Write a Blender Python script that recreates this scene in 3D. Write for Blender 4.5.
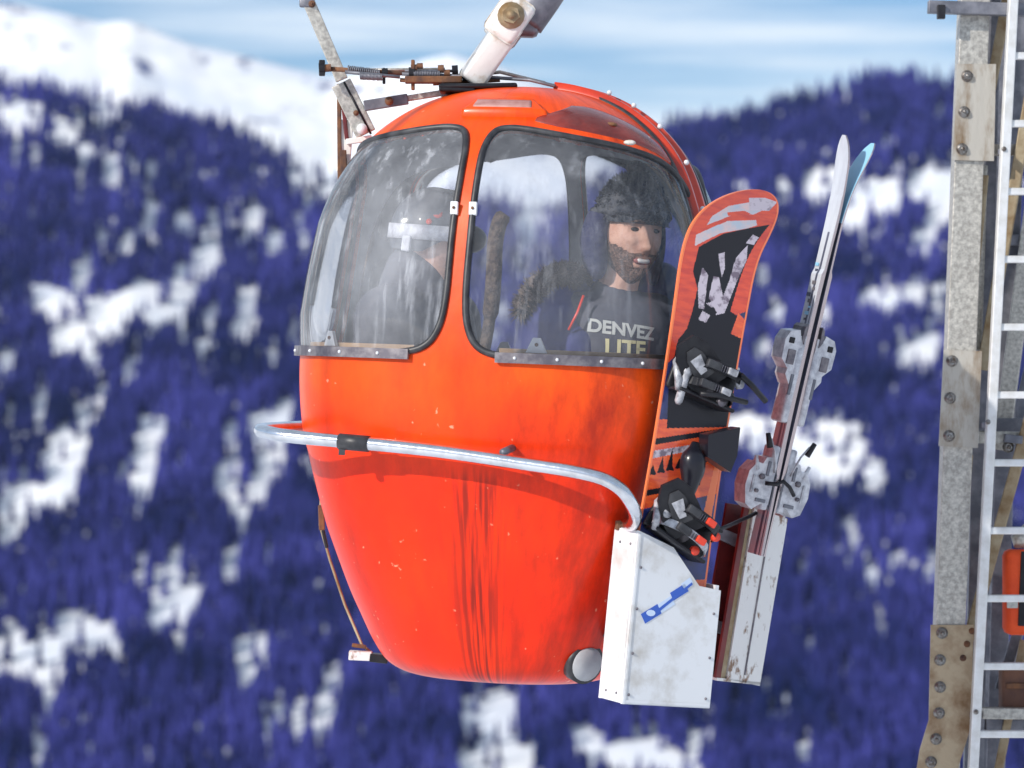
import bpy, bmesh, math, random
import numpy as np
from mathutils import Vector, Matrix, Euler, noise as mnoise

random.seed(7)
rng = np.random.default_rng(7)
R = math.radians
scene = bpy.context.scene
C = scene.collection
for o in list(bpy.data.objects):
    bpy.data.objects.remove(o)

# ------------------------------------------------------------------ camera
F = 3413.3
HAZE = 0.00004
D0 = 11.4                      # distance of the cabin's axis
cam = bpy.data.cameras.new('camera')
cam.lens = 120; cam.sensor_width = 36
cam.clip_start = 0.1; cam.clip_end = 20000
cam.dof.use_dof = True
cam.dof.focus_distance = 11.15
cam.dof.aperture_fstop = 3.1
camo = bpy.data.objects.new('camera', cam)
camo.location = (0, 0, 0); camo.rotation_euler = (R(90), 0, 0)
C.objects.link(camo)
scene.camera = camo

# ------------------------------------------------------------------ sky and sun
SUN_EL, SUN_AZ = 28, -131      # azimuth measured from +Y, clockwise (left, behind the camera)
w = bpy.data.worlds.new('World'); scene.world = w; w.use_nodes = True
nt = w.node_tree; nt.nodes.clear()
out = nt.nodes.new('ShaderNodeOutputWorld'); bg = nt.nodes.new('ShaderNodeBackground')
sky = nt.nodes.new('ShaderNodeTexSky'); sky.sky_type = 'NISHITA'; sky.sun_disc = False
sky.sun_elevation = R(SUN_EL); sky.sun_rotation = R(SUN_AZ)
sky.altitude = 1800; sky.air_density = 1.0; sky.dust_density = 0.2; sky.ozone_density = 2.5
bg.inputs['Strength'].default_value = 0.10
tc = nt.nodes.new('ShaderNodeTexCoord'); mp = nt.nodes.new('ShaderNodeMapping')
mp.inputs['Scale'].default_value = (3.0, 3.0, 46.0)
mp.inputs['Rotation'].default_value = (0, R(1.2), 0)
nz = nt.nodes.new('ShaderNodeTexNoise'); nz.inputs['Scale'].default_value = 2.2
nz.inputs['Detail'].default_value = 6; nz.inputs['Roughness'].default_value = 0.55
cr = nt.nodes.new('ShaderNodeValToRGB')
cr.color_ramp.elements[0].position = 0.34; cr.color_ramp.elements[0].color = (0.0, 0.0, 0.0, 1)
cr.color_ramp.elements[1].position = 0.64; cr.color_ramp.elements[1].color = (0.9, 0.9, 0.9, 1)
mx = nt.nodes.new('ShaderNodeMix'); mx.data_type = 'RGBA'
mx.inputs['B'].default_value = (9.2, 10.4, 11.6, 1)
tint = nt.nodes.new('ShaderNodeMix'); tint.data_type = 'RGBA'; tint.blend_type = 'MULTIPLY'
tint.inputs['Factor'].default_value = 1.0; tint.inputs['B'].default_value = (0.80, 0.98, 1.12, 1)
L = nt.links.new
L(tc.outputs['Generated'], mp.inputs['Vector']); L(mp.outputs['Vector'], nz.inputs['Vector'])
L(nz.outputs['Fac'], cr.inputs['Fac']); L(cr.outputs['Color'], mx.inputs['Factor'])
L(sky.outputs['Color'], tint.inputs['A']); L(tint.outputs['Result'], mx.inputs['A'])
L(mx.outputs['Result'], bg.inputs['Color']); L(bg.outputs['Background'], out.inputs['Surface'])

sun = bpy.data.lights.new('sun', 'SUN'); sun.energy = 4.5; sun.angle = R(0.6); sun.color = (1.0, 0.95, 0.87)
suno = bpy.data.objects.new('sun', sun); C.objects.link(suno)
sd = Vector((math.sin(R(SUN_AZ)) * math.cos(R(SUN_EL)), math.cos(R(SUN_AZ)) * math.cos(R(SUN_EL)), math.sin(R(SUN_EL))))
suno.location = sd * 60
suno.rotation_euler = sd.to_track_quat('Z', 'Y').to_euler()

vs = scene.view_settings
vs.view_transform = 'Standard'; vs.look = 'None'; vs.gamma = 1.0; vs.exposure = 0.0; vs.use_curve_mapping = False
scene.render.engine = 'CYCLES'
scene.cycles.max_bounces = 8
scene.cycles.transparent_max_bounces = 12
scene.render.resolution_x = 1024; scene.render.resolution_y = 768

# ------------------------------------------------------------------ materials
def mat(name, col, rough=0.5, metal=0.0, coat=0.0, col2=None, nscale=8.0, lo=0.4, hi=0.65, bump=0.0, bscale=40.0,
        spec=0.5, stretch=(1, 1, 1), emit=None):
    m = bpy.data.materials.new(name); m.use_nodes = True
    n = m.node_tree; b = n.nodes['Principled BSDF']
    b.inputs['Base Color'].default_value = (*col, 1); b.inputs['Roughness'].default_value = rough
    b.inputs['Metallic'].default_value = metal; b.inputs['Coat Weight'].default_value = coat
    b.inputs['Coat Roughness'].default_value = 0.08; b.inputs['Specular IOR Level'].default_value = spec
    t = n.nodes.new('ShaderNodeTexCoord'); mpn = n.nodes.new('ShaderNodeMapping')
    mpn.inputs['Scale'].default_value = stretch
    n.links.new(t.outputs['Object'], mpn.inputs['Vector'])
    if col2 is not None:
        z = n.nodes.new('ShaderNodeTexNoise'); z.inputs['Scale'].default_value = nscale
        z.inputs['Detail'].default_value = 6; z.inputs['Roughness'].default_value = 0.62
        n.links.new(mpn.outputs['Vector'], z.inputs['Vector'])
        r = n.nodes.new('ShaderNodeValToRGB')
        r.color_ramp.elements[0].position = lo; r.color_ramp.elements[0].color = (*col, 1)
        r.color_ramp.elements[1].position = hi; r.color_ramp.elements[1].color = (*col2, 1)
        n.links.new(z.outputs['Fac'], r.inputs['Fac']); n.links.new(r.outputs['Color'], b.inputs['Base Color'])
    if bump > 0:
        z2 = n.nodes.new('ShaderNodeTexNoise'); z2.inputs['Scale'].default_value = bscale
        z2.inputs['Detail'].default_value = 4
        n.links.new(mpn.outputs['Vector'], z2.inputs['Vector'])
        bp = n.nodes.new('ShaderNodeBump'); bp.inputs['Strength'].default_value = bump; bp.inputs['Distance'].default_value = 0.01
        n.links.new(z2.outputs['Fac'], bp.inputs['Height']); n.links.new(bp.outputs['Normal'], b.inputs['Normal'])
    return m

M = {}
M['inner'] = mat('inner_shell', (0.42, 0.43, 0.45), 0.7, col2=(0.3, 0.3, 0.32), nscale=5)
M['rubber'] = mat('rubber', (0.018, 0.018, 0.022), 0.45, col2=(0.05, 0.05, 0.055), nscale=20)
M['chrome'] = mat('rail_steel', (0.72, 0.74, 0.78), 0.16, 1.0, col2=(0.5, 0.5, 0.52), nscale=14, lo=0.45, hi=0.75, bump=0.08, bscale=60)
M['trim'] = mat('trim_metal', (0.11, 0.10, 0.12), 0.45, 0.5, col2=(0.24, 0.22, 0.23), nscale=25)
M['white'] = mat('white_metal', (0.70, 0.71, 0.74), 0.45, col2=(0.60, 0.60, 0.62), nscale=9, lo=.4, hi=.7, bump=.05, bscale=15)
M['boxwhite'] = mat('box_paint', (0.66, 0.67, 0.69), 0.5, col2=(0.42, 0.39, 0.35), nscale=9, lo=.48, hi=.78, bump=.12, bscale=6)
M['dirtywhite'] = mat('worn_white', (0.72, 0.70, 0.68), 0.55, col2=(0.22, 0.13, 0.08), nscale=26, lo=0.56, hi=0.66, bump=0.2, bscale=60, stretch=(1, 1, .6))
M['armwhite'] = mat('arm_paint', (0.74, 0.72, 0.69), 0.5, col2=(0.40, 0.28, 0.18), nscale=14, lo=0.52, hi=0.72, bump=0.15)
M['darkred'] = mat('dark_red', (0.16, 0.018, 0.018), 0.4, col2=(0.07, 0.01, 0.012), nscale=9)
M['redband'] = mat('red_band', (0.62, 0.045, 0.012), 0.3, coat=0.3, col2=(0.42, 0.03, 0.012), nscale=7)
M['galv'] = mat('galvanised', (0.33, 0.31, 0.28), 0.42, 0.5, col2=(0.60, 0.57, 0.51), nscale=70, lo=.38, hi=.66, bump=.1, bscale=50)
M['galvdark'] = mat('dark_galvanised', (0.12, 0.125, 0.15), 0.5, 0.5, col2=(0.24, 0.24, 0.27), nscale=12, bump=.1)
M['plate'] = mat('gusset_steel', (0.46, 0.43, 0.38), 0.5, 0.4, col2=(0.20, 0.125, 0.06), nscale=16, lo=.46, hi=.72, bump=.25, bscale=40, stretch=(1, 1, .35))
M['rustplate'] = mat('rusty_gusset_steel', (0.42, 0.33, 0.22), 0.55, 0.3, col2=(0.20, 0.11, 0.05), nscale=10, lo=.40, hi=.70, bump=.2, bscale=40)
M['rustbar'] = mat('rusty_brace_steel', (0.40, 0.33, 0.22), 0.6, 0.3, col2=(0.20, 0.12, 0.05), nscale=11, lo=.35, hi=.68, bump=.2)
M['ladder'] = mat('ladder_aluminium', (0.72, 0.72, 0.72), 0.38, 0.35, col2=(0.60, 0.59, 0.57), nscale=22)
M['rust'] = mat('rust', (0.20, 0.085, 0.035), 0.8, col2=(0.08, 0.04, 0.03), nscale=20, bump=.3)
M['black'] = mat('black_plastic', (0.008, 0.008, 0.012), 0.42, col2=(0.02, 0.02, 0.024), nscale=15, spec=.3)
M['boltsteel'] = mat('bolt_steel', (0.30, 0.29, 0.28), 0.4, 0.7, col2=(0.12, 0.09, 0.07), nscale=60)
M['orangeedge'] = mat('board_edge', (0.88, 0.20, 0.07), 0.35, coat=.3)
M['board'] = mat('board_red', (0.72, 0.075, 0.03), 0.25, coat=.5, col2=(0.55, 0.045, 0.03), nscale=14, stretch=(1, 1, 4))
M['boardorange'] = mat('board_orange', (0.85, 0.13, 0.03), 0.25, coat=.5, col2=(0.62, 0.06, 0.03), nscale=10, stretch=(1, 1, 4))
M['boardblack'] = mat('board_black', (0.010, 0.010, 0.016), 0.3, coat=.15, spec=.3)
M['boardnavy'] = mat('board_navy', (0.02, 0.035, 0.16), 0.25, coat=.4, col2=(0.02, 0.02, 0.06), nscale=10)
M['boardwhite'] = mat('board_white', (0.55, 0.48, 0.54), 0.3, coat=.2, col2=(0.16, 0.12, 0.16), nscale=30, lo=.5, hi=.62)
M['boardsilver'] = mat('board_silver', (0.45, 0.50, 0.58), 0.2, coat=.5, col2=(0.7, 0.5, 0.48), nscale=30)
M['strap'] = mat('binding_strap', (0.50, 0.50, 0.53), 0.35, 0.2, col2=(0.2, 0.2, 0.22), nscale=40)
M['redplastic'] = mat('red_plastic', (0.75, 0.05, 0.02), 0.35)
M['skiwhite'] = mat('ski_top', (0.66, 0.68, 0.73), 0.25, 0.25, coat=.3, col2=(0.50, 0.51, 0.57), nscale=12, stretch=(1, 1, .2))
M['skigrey'] = mat('ski_base', (0.06, 0.065, 0.10), 0.28, coat=.3, col2=(0.14, 0.14, 0.2), nscale=10, stretch=(1, 1, .3))
M['skiblue'] = mat('ski_blue', (0.25, 0.50, 0.68), 0.3, coat=.4)
M['edge'] = mat('ski_edge_steel', (0.5, 0.42, 0.42), 0.25, 0.9)
M['bindwhite'] = mat('binding_white', (0.60, 0.60, 0.63), 0.35, 0.1, coat=.15, col2=(0.36, 0.36, 0.40), nscale=40)
M['stickerblue'] = mat('sticker_blue', (0.03, 0.10, 0.45), 0.4)
M['stickerpale'] = mat('sticker_pale', (0.52, 0.62, 0.78), 0.4)
M['seat'] = mat('seat_vinyl', (0.05, 0.05, 0.055), 0.6, col2=(0.09, 0.085, 0.08), nscale=10)
M['wood'] = mat('sill_wood', (0.42, 0.27, 0.15), 0.6, col2=(0.30, 0.18, 0.09), nscale=10)
M['skin'] = mat('skin', (0.64, 0.37, 0.27), 0.6, col2=(0.54, 0.28, 0.20), nscale=22, bump=.35, bscale=60)
M['beard'] = mat('beard_hair', (0.07, 0.042, 0.03), 0.8, col2=(0.26, 0.15, 0.11), nscale=130, bump=.6, bscale=160)
M['hat'] = mat('hat_knit', (0.045, 0.05, 0.065), 0.95, col2=(0.10, 0.10, 0.11), nscale=30, bump=.8, bscale=120)
M['hatflap'] = mat('hat_flap_navy', (0.012, 0.016, 0.07), 0.9, col2=(0.05, 0.05, 0.10), nscale=30, bump=.6, bscale=90)
M['shirt'] = mat('shirt_grey', (0.055, 0.055, 0.075), 0.9, col2=(0.09, 0.09, 0.11), nscale=8, bump=.3, bscale=12)
M['jacket'] = mat('jacket_navy', (0.014, 0.02, 0.15), 0.7, col2=(0.022, 0.03, 0.12), nscale=9, bump=.6, bscale=14)
M['jacketback'] = mat('jacket_black', (0.008, 0.008, 0.012), 0.7, col2=(0.03, 0.03, 0.045), nscale=10, bump=.6, bscale=14)
M['fur'] = mat('fur_trim', (0.16, 0.12, 0.10), 1.0, col2=(0.05, 0.04, 0.045), nscale=45, bump=1.0, bscale=90)
M['print'] = mat('shirt_print', (0.50, 0.50, 0.47), 0.9, col2=(0.3, 0.3, 0.3), nscale=60, lo=.55, hi=.8)
M['printyellow'] = mat('shirt_print_yellow', (0.62, 0.55, 0.30), 0.9, col2=(0.30, 0.26, 0.16), nscale=60, lo=.55, hi=.8)
M['trousers'] = mat('trousers', (0.03, 0.03, 0.035), 0.85, bump=.3, bscale=12)
M['teeth'] = mat('teeth', (0.62, 0.58, 0.54), 0.4)
M['lip'] = mat('lips', (0.30, 0.10, 0.09), 0.5)
M['eye'] = mat('eye_dark', (0.02, 0.015, 0.012), 0.2)
M['helmet'] = mat('helmet_shell', (0.03, 0.033, 0.045), 0.5, coat=.05, col2=(0.11, 0.11, 0.12), nscale=12)
M['goggleband'] = mat('goggle_band', (0.60, 0.60, 0.63), 0.8, col2=(0.35, 0.34, 0.38), nscale=40, bump=.3)
M['greyjacket'] = mat('jacket_dark_grey', (0.035, 0.035, 0.05), 0.75, col2=(0.09, 0.085, 0.10), nscale=8, bump=.6, bscale=14)
M['orangebag'] = mat('orange_fabric', (0.85, 0.09, 0.015), 0.7, col2=(0.70, 0.06, 0.01), nscale=8, bump=.4, bscale=20)
M['brownbag'] = mat('brown_wood', (0.16, 0.07, 0.04), 0.7, col2=(0.09, 0.04, 0.03), nscale=10)

def nodes(m): return m.node_tree.nodes, m.node_tree.links

# painted shell: orange-red with grime streaks that follow the shell's meridians
def make_paint():
    m = bpy.data.materials.new('orange_gelcoat'); m.use_nodes = True
    N, K = nodes(m); b = N['Principled BSDF']
    b.inputs['Roughness'].default_value = 0.34; b.inputs['Specular IOR Level'].default_value = 0.22; b.inputs['Coat Weight'].default_value = 0.10; b.inputs['Coat Roughness'].default_value = 0.12
    t = N.new('ShaderNodeTexCoord'); s = N.new('ShaderNodeSeparateXYZ'); K.new(t.outputs['Object'], s.inputs[0])
    def math_(op, a, b2=None, c=None):
        q = N.new('ShaderNodeMath'); q.operation = op
        for i, v in enumerate((a, b2, c)):
            if v is None: continue
            if isinstance(v, (int, float)): q.inputs[i].default_value = v
            else: K.new(v, q.inputs[i])
        return q.outputs[0]
    ny = math_('MULTIPLY', s.outputs['Y'], -1.0)
    phi = math_('ARCTAN2', s.outputs['X'], ny)          # angle round the axis, 0 towards -Y
    cv = N.new('ShaderNodeCombineXYZ'); K.new(phi, cv.inputs[0]); K.new(math_('MULTIPLY', s.outputs['Z'], 0.10), cv.inputs[1])
    n1 = N.new('ShaderNodeTexNoise'); n1.inputs['Scale'].default_value = 34; n1.inputs['Detail'].default_value = 3
    K.new(cv.outputs[0], n1.inputs['Vector'])
    # streak zone round the front pillar, below the rail
    dz = math_('SUBTRACT', s.outputs['Z'], -0.26)
    zone_z = math_('SMOOTH_MIN', math_('MAXIMUM', math_('MULTIPLY', dz, -14.0), 0.0), 1.0, 0.1)
    g1 = math_('MULTIPLY', math_('SUBTRACT', phi, -0.20), 6.2); g1 = math_('EXPONENT', math_('MULTIPLY', math_('MULTIPLY', g1, g1), -1.0))
    st = N.new('ShaderNodeMapRange'); st.inputs['From Min'].default_value = 0.42; st.inputs['From Max'].default_value = 0.60
    K.new(n1.outputs['Fac'], st.inputs['Value'])
    streak = math_('MULTIPLY', math_('MULTIPLY', st.outputs[0], zone_z), g1)
    streak = math_('MULTIPLY', streak, 0.9)
    # broad faint mottling
    n2 = N.new('ShaderNodeTexNoise'); n2.inputs['Scale'].default_value = 3.2; n2.inputs['Detail'].default_value = 6; K.new(t.outputs['Object'], n2.inputs['Vector'])
    r2 = N.new('ShaderNodeValToRGB'); r2.color_ramp.elements[0].position = .35; r2.color_ramp.elements[0].color = (0.90, 0.070, 0.004, 1)
    r2.color_ramp.elements[1].position = .7; r2.color_ramp.elements[1].color = (0.92, 0.105, 0.006, 1)
    K.new(n2.outputs['Fac'], r2.inputs['Fac'])
    # the shell above the rail is a yellower orange, below it is redder
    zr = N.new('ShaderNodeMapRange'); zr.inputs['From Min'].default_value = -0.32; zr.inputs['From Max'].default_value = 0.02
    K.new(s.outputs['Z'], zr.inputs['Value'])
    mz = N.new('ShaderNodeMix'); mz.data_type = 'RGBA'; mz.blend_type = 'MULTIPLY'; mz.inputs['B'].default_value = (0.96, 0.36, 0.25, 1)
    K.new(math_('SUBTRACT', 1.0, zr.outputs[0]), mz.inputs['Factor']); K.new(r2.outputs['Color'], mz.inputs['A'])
    m1 = N.new('ShaderNodeMix'); m1.data_type = 'RGBA'; m1.inputs['B'].default_value = (0.17, 0.012, 0.006, 1)
    K.new(streak, m1.inputs['Factor']); K.new(mz.outputs['Result'], m1.inputs['A'])
    # broad darker red blotches stretched down the shell, stronger towards the rack side
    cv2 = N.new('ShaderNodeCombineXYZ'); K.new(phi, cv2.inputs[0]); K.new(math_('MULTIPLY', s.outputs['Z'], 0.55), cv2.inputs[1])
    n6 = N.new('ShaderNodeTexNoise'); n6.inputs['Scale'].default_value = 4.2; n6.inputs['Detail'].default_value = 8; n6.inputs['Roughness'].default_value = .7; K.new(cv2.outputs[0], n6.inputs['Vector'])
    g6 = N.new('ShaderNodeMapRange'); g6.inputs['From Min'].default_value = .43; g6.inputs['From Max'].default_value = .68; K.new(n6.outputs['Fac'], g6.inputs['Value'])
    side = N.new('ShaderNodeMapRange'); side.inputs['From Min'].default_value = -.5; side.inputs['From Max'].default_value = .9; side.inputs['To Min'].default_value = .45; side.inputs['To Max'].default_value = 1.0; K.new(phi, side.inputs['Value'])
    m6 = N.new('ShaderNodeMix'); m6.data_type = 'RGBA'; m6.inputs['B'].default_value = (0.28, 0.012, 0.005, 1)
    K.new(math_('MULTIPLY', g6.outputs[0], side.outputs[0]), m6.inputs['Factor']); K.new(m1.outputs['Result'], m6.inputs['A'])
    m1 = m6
    # chips and scuffs
    n3 = N.new('ShaderNodeTexNoise'); n3.inputs['Scale'].default_value = 38; n3.inputs['Detail'].default_value = 3; K.new(t.outputs['Object'], n3.inputs['Vector'])
    n4 = N.new('ShaderNodeTexNoise'); n4.inputs['Scale'].default_value = 4; K.new(t.outputs['Object'], n4.inputs['Vector'])
    ch = N.new('ShaderNodeMapRange'); ch.inputs['From Min'].default_value = 0.72; ch.inputs['From Max'].default_value = 0.78; K.new(math_('ADD', n3.outputs['Fac'], math_('MULTIPLY', math_('SUBTRACT', n4.outputs['Fac'], 0.5), 0.35)), ch.inputs['Value'])
    m2 = N.new('ShaderNodeMix'); m2.data_type = 'RGBA'; m2.inputs['B'].default_value = (0.85, 0.36, 0.22, 1)
    K.new(math_('MULTIPLY', ch.outputs[0], 0.75), m2.inputs['Factor']); K.new(m1.outputs['Result'], m2.inputs['A'])
    K.new(m2.outputs['Result'], b.inputs['Base Color'])
    rr = N.new('ShaderNodeMapRange'); rr.inputs['To Min'].default_value = 0.26; rr.inputs['To Max'].default_value = 0.48
    K.new(n2.outputs['Fac'], rr.inputs['Value']); K.new(rr.outputs[0], b.inputs['Roughness'])
    bp = N.new('ShaderNodeBump'); bp.inputs['Strength'].default_value = 0.22; bp.inputs['Distance'].default_value = 0.02
    K.new(n2.outputs['Fac'], bp.inputs['Height']); K.new(bp.outputs['Normal'], b.inputs['Normal'])
    return m
M['paint'] = make_paint()

# old scratched acrylic: clear, glossy, partly milky
def make_glass(name, milk=0.14, mx_=0.5):
    m = bpy.data.materials.new(name); m.use_nodes = True
    N, K = nodes(m); N.clear()
    o = N.new('ShaderNodeOutputMaterial'); tr = N.new('ShaderNodeBsdfTransparent'); tr.inputs[0].default_value = (0.95, 0.96, 0.98, 1)
    gl = N.new('ShaderNodeBsdfGlossy'); gl.inputs['Roughness'].default_value = 0.03; gl.inputs['Color'].default_value = (.7, .7, .7, 1)
    df = N.new('ShaderNodeBsdfDiffuse'); df.inputs[0].default_value = (0.80, 0.82, 0.88, 1)
    fr = N.new('ShaderNodeFresnel'); fr.inputs[0].default_value = 1.45
    t = N.new('ShaderNodeTexCoord'); outs = []
    for (rot, sc, scl, lo_, hi_, amt) in ((R(14), 22, .10, .55, .78, mx_ * .9), (R(-34), 34, .07, .60, .80, mx_ * .7), (0, 3.0, .8, .42, .75, mx_ * .55)):
        mpn = N.new('ShaderNodeMapping'); mpn.inputs['Scale'].default_value = (1, 1, scl); mpn.inputs['Rotation'].default_value = (0, rot, 0)
        n = N.new('ShaderNodeTexNoise'); n.inputs['Scale'].default_value = sc; n.inputs['Detail'].default_value = 5; n.inputs['Roughness'].default_value = .6
        K.new(t.outputs['Object'], mpn.inputs[0]); K.new(mpn.outputs[0], n.inputs['Vector'])
        mr = N.new('ShaderNodeMapRange'); mr.inputs['From Min'].default_value = lo_; mr.inputs['From Max'].default_value = hi_
        mr.inputs['To Min'].default_value = milk * .3; mr.inputs['To Max'].default_value = milk * .3 + amt
        K.new(n.outputs['Fac'], mr.inputs['Value']); outs.append(mr)
    q1 = N.new('ShaderNodeMath'); q1.operation = 'ADD'; K.new(outs[0].outputs[0], q1.inputs[0]); K.new(outs[1].outputs[0], q1.inputs[1])
    mr = N.new('ShaderNodeMath'); mr.operation = 'ADD'; K.new(q1.outputs[0], mr.inputs[0]); K.new(outs[2].outputs[0], mr.inputs[1])
    a = N.new('ShaderNodeMixShader'); b = N.new('ShaderNodeMixShader')
    K.new(mr.outputs[0], a.inputs[0]); K.new(tr.outputs[0], a.inputs[1]); K.new(df.outputs[0], a.inputs[2])
    K.new(fr.outputs[0], b.inputs[0]); K.new(a.outputs[0], b.inputs[1]); K.new(gl.outputs[0], b.inputs[2])
    K.new(b.outputs[0], o.inputs['Surface'])
    return m
M['glass'] = make_glass('scratched_glare_acrylic', 0.10, 0.36)  # left pane: milky streaks hold painted glare besides the scratches
M['glassclear'] = make_glass('worn_acrylic', 0.05, 0.16)

# ------------------------------------------------------------------ mesh helpers
def link(o, parent=None):
    C.objects.link(o)
    if parent is not None: o.parent = parent
    return o

def raw(name, verts, faces, mats, parent=None, smooth=False, midx=None):
    me = bpy.data.meshes.new(name)
    me.from_pydata([tuple(map(float, v)) for v in verts], [], faces)
    for m_ in (mats if isinstance(mats, (list, tuple)) else [mats]): me.materials.append(m_)
    if midx is not None: me.polygons.foreach_set('material_index', midx)
    if smooth: me.polygons.foreach_set('use_smooth', [True] * len(me.polygons))
    me.update()
    return link(bpy.data.objects.new(name, me), parent)

class MB:
    """collects simple solids into one mesh"""
    def __init__(s): s.v = []; s.f = []; s.m = []; s.sm = []; s.mats = []
    def mi(s, m_):
        if m_ not in s.mats: s.mats.append(m_)
        return s.mats.index(m_)
    def add(s, vs_, fs, m_, smooth=False, T=None):
        o = len(s.v)
        if T is not None: vs_ = [T @ Vector(v) for v in vs_]
        s.v += [tuple(v) for v in vs_]
        k = s.mi(m_)
        for f in fs:
            s.f.append(tuple(i + o for i in f)); s.m.append(k); s.sm.append(smooth)
    def box(s, c, d, m_, T=None, bev=0.0):
        bm = bmesh.new(); bmesh.ops.create_cube(bm, size=1)
        for v in bm.verts: v.co = Vector((v.co.x * d[0], v.co.y * d[1], v.co.z * d[2])) 
        if bev > 0: bmesh.ops.bevel(bm, geom=list(bm.edges), offset=bev, segments=2, affect='EDGES', profile=.5)
        for v in bm.verts: v.co += Vector(c)
        bm.verts.index_update()
        s.add([v.co.copy() for v in bm.verts], [[v.index for v in f.verts] for f in bm.faces], m_, bev > 0.004, T); bm.free()
    def bar(s, a, b, wdt, thk, m_, up=(0, -1, 0), bev=0.003):
        """rectangular bar from a to b; thk measured along up"""
        a = Vector(a); b = Vector(b); z = (b - a); L_ = z.length; z.normalize()
        x = Vector(up).cross(z).normalized(); y = z.cross(x)
        T = Matrix((( x.x, y.x, z.x, (a.x + b.x) / 2), (x.y, y.y, z.y, (a.y + b.y) / 2), (x.z, y.z, z.z, (a.z + b.z) / 2), (0, 0, 0, 1)))
        s.box((0, 0, 0), (wdt, thk, L_), m_, T, bev)
    def tube(s, pts, r, m_, n=12, closed=False, caps=True):
        pts = [Vector(p) for p in pts]; N_ = len(pts)
        rr = r if isinstance(r, (list, tuple)) else [r] * N_
        vs_ = []; prev = None
        for i, p in enumerate(pts):
            if closed: t = pts[(i + 1) % N_] - pts[i - 1]
            else: t = pts[min(i + 1, N_ - 1)] - pts[max(i - 1, 0)]
            t.normalize()
            if prev is None:
                u = t.orthogonal().normalized()
            else:
                u = (prev - t * prev.dot(t)); u.normalize()
            prev = u; v2 = t.cross(u)
            for k in range(n):
                a = 2 * math.pi * k / n
                vs_.append(p + (u * math.cos(a) + v2 * math.sin(a)) * rr[i])
        fs = []
        for i in range(N_ if closed else N_ - 1):
            j = (i + 1) % N_
            for k in range(n):
                fs.append((i * n + k, i * n + (k + 1) % n, j * n + (k + 1) % n, j * n + k))
        if caps and not closed:
            fs.append(tuple(range(n - 1, -1, -1))); fs.append(tuple((N_ - 1) * n + k for k in range(n)))
        s.add(vs_, fs, m_, True)
    def disc(s, c, axis, r, h, m_, n=20):
        a = Vector(axis).normalized(); c = Vector(c)
        s.tube([c - a * h / 2, c - a * (h / 2 - .0001), c + a * (h / 2 - .0001), c + a * h / 2], r, m_, n)
    def hexbolt(s, c, axis, r, h, m_):
        a = Vector(axis).normalized(); c = Vector(c)
        s.tube([c, c + a * h * .25], r * 1.5, m_, 16)
        o = len(s.f); s.tube([c + a * h * .25, c + a * h], r, m_, 6)
        for k in range(o, len(s.f)): s.sm[k] = False
        s.tube([c + a * h, c + a * h * 1.35], r * .5, m_, 10)
    def prism(s, poly, y0, y1, m_, T=None, m_side=None):
        """polygon (x,z) extruded from y0 to y1 (y0 < y1; y0 is the front)"""
        n = len(poly)
        vs_ = [(p[0], y0, p[1]) for p in poly] + [(p[0], y1, p[1]) for p in poly]
        area = sum(poly[i][0] * poly[(i + 1) % n][1] - poly[(i + 1) % n][0] * poly[i][1] for i in range(n))
        f0 = list(range(n)); f1 = list(range(2 * n - 1, n - 1, -1))
        sd_ = [(i, i + n, (i + 1) % n + n, (i + 1) % n) for i in range(n)]
        if area < 0: f0 = f0[::-1]; f1 = f1[::-1]; sd_ = [q[::-1] for q in sd_]
        s.add(vs_, [f0], m_, False, T)
        s.add(vs_, [f1], m_, False, T)
        s.add(vs_, sd_, m_side or m_, False, T)
    def ball(s, c, r, m_, T=None, n=16):
        r = r if isinstance(r, (tuple, list)) else (r, r, r)
        bm = bmesh.new(); bmesh.ops.create_uvsphere(bm, u_segments=n, v_segments=max(6, n * 2 // 3), radius=1)
        bm.verts.index_update()
        s.add([(c[0] + v.co.x * r[0], c[1] + v.co.y * r[1], c[2] + v.co.z * r[2]) for v in bm.verts], [[v.index for v in f.verts] for f in bm.faces], m_, True, T); bm.free()
    def capsule(s, a, b, ra, rb, m_, n=14):
        a = Vector(a); b = Vector(b); d = (b - a).normalized()
        pts = []; rs = []
        for k in range(5):
            t = k / 4 * math.pi / 2; pts.append(a - d * ra * math.cos(t)); rs.append(max(ra * math.sin(t), ra * .02))
        for k in range(1, 5):
            t = k / 4 * math.pi / 2; pts.append(b + d * rb * math.sin(t)); rs.append(max(rb * math.cos(t), rb * .02))
        pts.insert(5, b); rs.insert(5, rb)
        s.tube(pts, rs, m_, n)
    def build(s, name, parent=None, loc=None):
        o = raw(name, s.v, s.f, s.mats, parent, False, s.m)
        o.data.polygons.foreach_set('use_smooth', s.sm)
        if loc is not None: o.location = loc
        return o

def tag(o, label=None, cat=None, group=None, kind=None):
    if label: o['label'] = label
    if cat: o['category'] = cat
    if group: o['group'] = group
    if kind: o['kind'] = kind
    return o

def empty(name, loc=(0, 0, 0), rot=(0, 0, 0), parent=None):
    o = bpy.data.objects.new(name, None); o.location = loc; o.rotation_euler = rot; o.empty_display_size = .2
    return link(o, parent)

def at(px, py, Y): return Vector(((px - 512) / F * Y, Y, (384 - py) / F * Y))

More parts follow.
